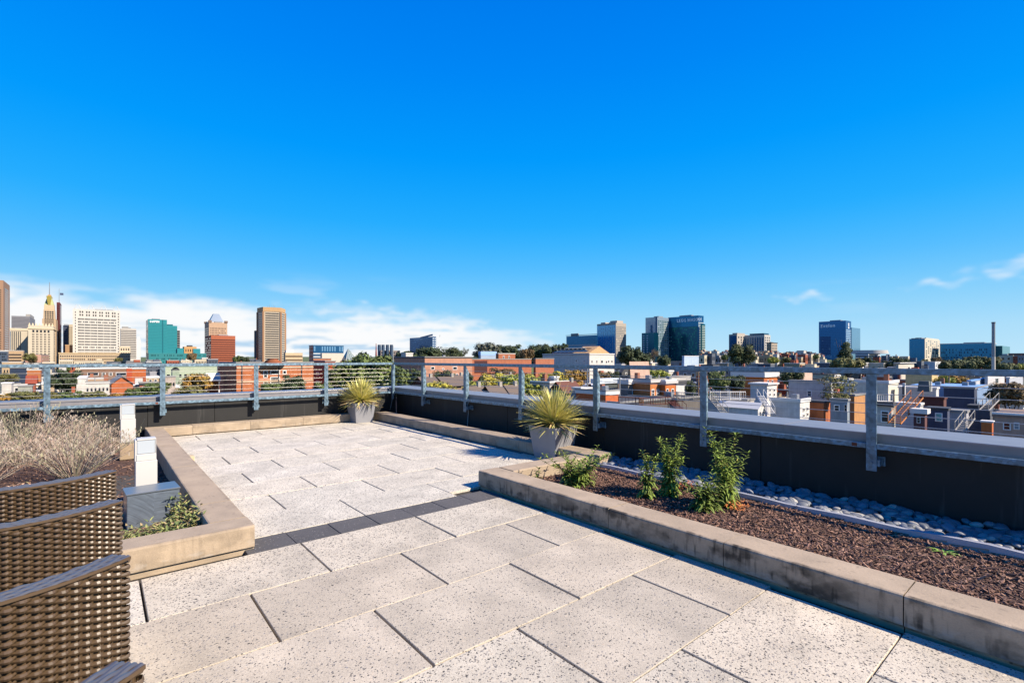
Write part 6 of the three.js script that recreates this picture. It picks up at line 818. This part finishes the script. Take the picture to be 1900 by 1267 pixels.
const mPole = std(hex('#77604c', 0.8), 0.9), wire = (label, A, B, sag = 1.2) => { const g = thing('overhead_wire', label, 'wire', A.clone()), pts = []; for (let i = 0; i <= 12; i++) { const t = i / 12, p = A.clone().lerp(B, t).sub(A); p.y -= sag * 4 * t * (1 - t); pts.push(p); } part(g, 'wire', new MB().tube(pts, 0.022, 0.022, 4, false), mRoofD); };
const pA = pole('grey utility pole left of the fourth railing post', 1090, 684, 92, 10, mMast), pB = pole('brown utility pole beside the amber tree', 1762, 690, 110, 10, mPole), pC = pole('thin pole before the grey gabled tower', 1150, 700, 88, 9, mMast), pD = pole('thin pole right of the orange rowhouses', 1296, 690, 96, 9, mPole, false), pE = pole('brick coloured pole before the maroon deck', 1147.5, 712, 78, 7, mPole, false);
wire('wire between the grey pole and the thin pole', pA, pC); wire('long wire from the thin pole to the thick railing post', pC, pD, 1.5); wire('wire crossing to the brown pole above the roofs', pD, pB, 2.5);

// ------------------------------------------------------------------ rows of small far houses
{
  const R = rng(501), kinds = [['white', '#d0ccc6'], ['grey', '#97979b'], ['tan', '#bfa684'], ['brick red', '#a5563a'], ['slate', '#5a6270'], ['cream', '#d8cbb0']], roofs = [mRoofW, mRoofG, mRoofD, mRoofW], tops = ['white-roofed', 'grey-roofed', 'dark-roofed', 'white-roofed'];
  const marks = [[-20, 'the tall tan tower'], [40, 'the cream stone building'], [90, 'the spired tower'], [140, 'the grid slab'], [200, 'the slab edge'], [250, 'the plain white slim block'], [300, 'the teal glass building'], [350, 'the teal podium'], [405, 'the pyramid roofed tower'], [450, 'the skyline gap'], [503, 'the five sided tower'], [545, 'the low cream banded block'], [605, 'the blue hotel'], [650, 'the glass pyramid'], [715, 'the four dark stacks'], [785, 'the slanted glass hotel'], [850, 'the park trees'], [940, 'the red brick house'], [1010, 'the large pale building'], [1080, 'the low dark blue block'], [1135, 'the blue and beige tower'], [1180, 'the gap by the beige tower'], [1218, 'the pale striped tower'], [1270, 'the dark teal glass tower'], [1325, 'the gap by the teal tower'], [1376, 'the round green tree'], [1430, 'the beige bay tower'], [1480, 'the open hillside'], [1545, 'the bright blue tower'], [1590, 'the dark conifer'], [1620, 'the low white curved building'], [1660, 'the dark tree cluster'], [1715, 'the dark blue and cream tower'], [1765, 'the wide glass block'], [1815, 'the glass block end'], [1845, 'the thin chimney'], [1890, 'the right edge']];
  const near = (px) => marks.reduce((a, b) => Math.abs(b[0] - px) < Math.abs(a[0] - px) ? b : a)[1];
  const rank = (d) => d < 135 ? 'nearest row' : d < 175 ? 'second row' : d < 220 ? 'third row' : d < 280 ? 'fourth row' : d < 380 ? 'fifth row' : d < 560 ? 'far off' : d < 720 ? 'farther off' : 'farthest off';
  const put = (px, d, topH, wpx) => { const k = kinds[Math.floor(R() * 6)], rf = Math.floor(R() * 4), ch = R() < 0.5, ht = R() < 0.35, w = wpx * d / F, C = at(px, HZ, d); C.y = GROUND; const far = d > 330; const g = thing('rowhouse', `small ${k[0]} ${tops[rf]} house ${ch ? 'with chimney ' : ht ? 'with hatch ' : ''}${rank(d)} below ${near(px)}`, 'house', C, `${far ? 'far' : 'mid distance'} ${k[0]} houses`), dp = w * (0.8 + 0.8 * R()), H = topH - GROUND; part(g, 'wall', new MB().box(0, w, 0, H, -dp, 0), S(k[1], 0.82)); part(g, 'roof', new MB().box(-0.15, w + 0.15, H + 0.002, H + 0.35, -dp - 0.15, 0.15), roofs[rf]); const m = new MB(), f = { o: V(0, 0, 0), r: V(1, 0, 0), n: V(0, 0, 1), L: w, H }, f2 = { o: V(0, 0, -dp), r: V(0, 0, 1), n: V(-1, 0, 0), L: dp, H }, n = Math.max(2, Math.round(w / 2)); grid(m, f, n, 3, 0.45, 0.5, [0.06, 0.94], [0.1, 0.95], null, 0.08); grid(m, f2, 2, 3, 0.35, 0.45, [0.1, 0.9], [0.1, 0.95], null, 0.08); stuff(part(g, 'window_grid', m, mPane)); if (d < 260) { const q = new MB(); grid(q, f, n, 3, 0.6, 0.62, [0.06, 0.94], [0.1, 0.95], null, 0.05); grid(q, f2, 2, 3, 0.47, 0.56, [0.1, 0.9], [0.1, 0.95], null, 0.05); stuff(part(g, 'window_frame', q, mFrame)); part(g, 'cornice', new MB().box(-0.25, w + 0.25, H - 0.55, H - 0.05, 0.02, 0.32), R() < 0.6 ? mFrame : mRoofD); } if (ch) part(g, 'chimney', new MB().box(w * 0.2, w * 0.2 + 0.7, H + 0.3, H + 1.9, -dp * 0.5, -dp * 0.5 + 0.7), S('#a0583c', 0.85)); if (ht) part(g, 'roof_hatch', new MB().box(w * 0.5, w * 0.9, H + 0.3, H + 2.4, -dp * 0.8, -dp * 0.4), S(kinds[Math.floor(R() * 6)][1], 0.85)); };
  for (const [d, px0, px1, step, top0, top1, wpx] of [[100, 1110, 1900, 46, -10, -9, 32], [134, 1100, 1900, 36, -9.2, -7.2, 27], [118, 1100, 1900, 40, -9.6, -8, 30], [150, 1100, 1900, 36, -8.6, -6.4, 27], [190, 1110, 1900, 32, -7.5, -4.6, 25], [250, 1140, 1900, 29, -5.6, -2.4, 22], [310, 1150, 1900, 27, -4, -0.4, 20], [130, 0, 300, 34, -8.6, -7, 28], [170, 0, 300, 30, -8.5, -6.6, 26], [230, 0, 300, 30, -7.2, -5.2, 24], [150, 300, 405, 28, -8.6, -7, 24], [160, 880, 1100, 32, -8.4, -6.6, 26], [420, 0, 700, 34, -5, -1.5, 24], [620, 0, 480, 30, -3.5, 2, 22]]) for (let px = px0 + R() * 10; px < px1; px += step * (0.8 + 0.5 * R())) put(px, d * (0.96 + 0.08 * R()), mix(top0, top1, R()), wpx * (0.75 + 0.5 * R()));
  for (const [d, px0, px1, step, p0, p1] of [[480, 1300, 1530, 11, 664, 656], [640, 1300, 1530, 10, 661, 652], [820, 1305, 1520, 10, 657, 650], [520, 1630, 1690, 10, 664, 659], [600, 435, 480, 10, 668, 660], [700, 1880, 1910, 12, 664, 658]]) for (let px = px0 + R() * 8; px < px1; px += step * (0.7 + 0.6 * R())) put(px, d * (0.96 + 0.08 * R()), yAt(mix(p0, p1, R()), d), 9 * (0.7 + 0.7 * R()));
  const seen = {}; for (let i = 0; i < 26; i++) { const px = i < 20 ? mix(1110, 1890, (i + R()) / 20) : mix(20, 400, (i - 20 + R()) / 6), d = mix(96, 170, R()), k = i % 4, lab = `${['dark green', 'green', 'olive', 'yellow green'][k]} street tree ${rank(d)} below ${near(px)}`; if (seen[lab]) continue; seen[lab] = 1; tree(lab, px, HZ + (mix(5.5, 8.0, R()) + EYE) / d * F, mix(34, 56, R()) * 110 / d, d, ['dark', 'green', 'olive', 'lime'][k], k === 2 ? 'sparse' : 'round', 0.8, 'street trees between the rowhouses'); }
  const far = 'small trees between the far houses'; for (let i = 0; i < 46; i++) { const right = i < 34, px = right ? mix(1300, 1900, R()) : mix(0, 480, R()), d = mix(300, 800, R()); tree(`small ${['dark green', 'mid green', 'olive', 'autumn brown'][i % 4]} tree ${rank(d)} below ${near(px)}`, px, HZ - (mix(-4, 6, R()) - EYE) / d * F, mix(10, 22, R()), d, ['dark', 'green', 'olive', 'brown'][i % 4], 'round', 0.8, far + ' ' + ['dark', 'green', 'olive', 'brown'][i % 4]); }
}
renderer.render(scene, camera);
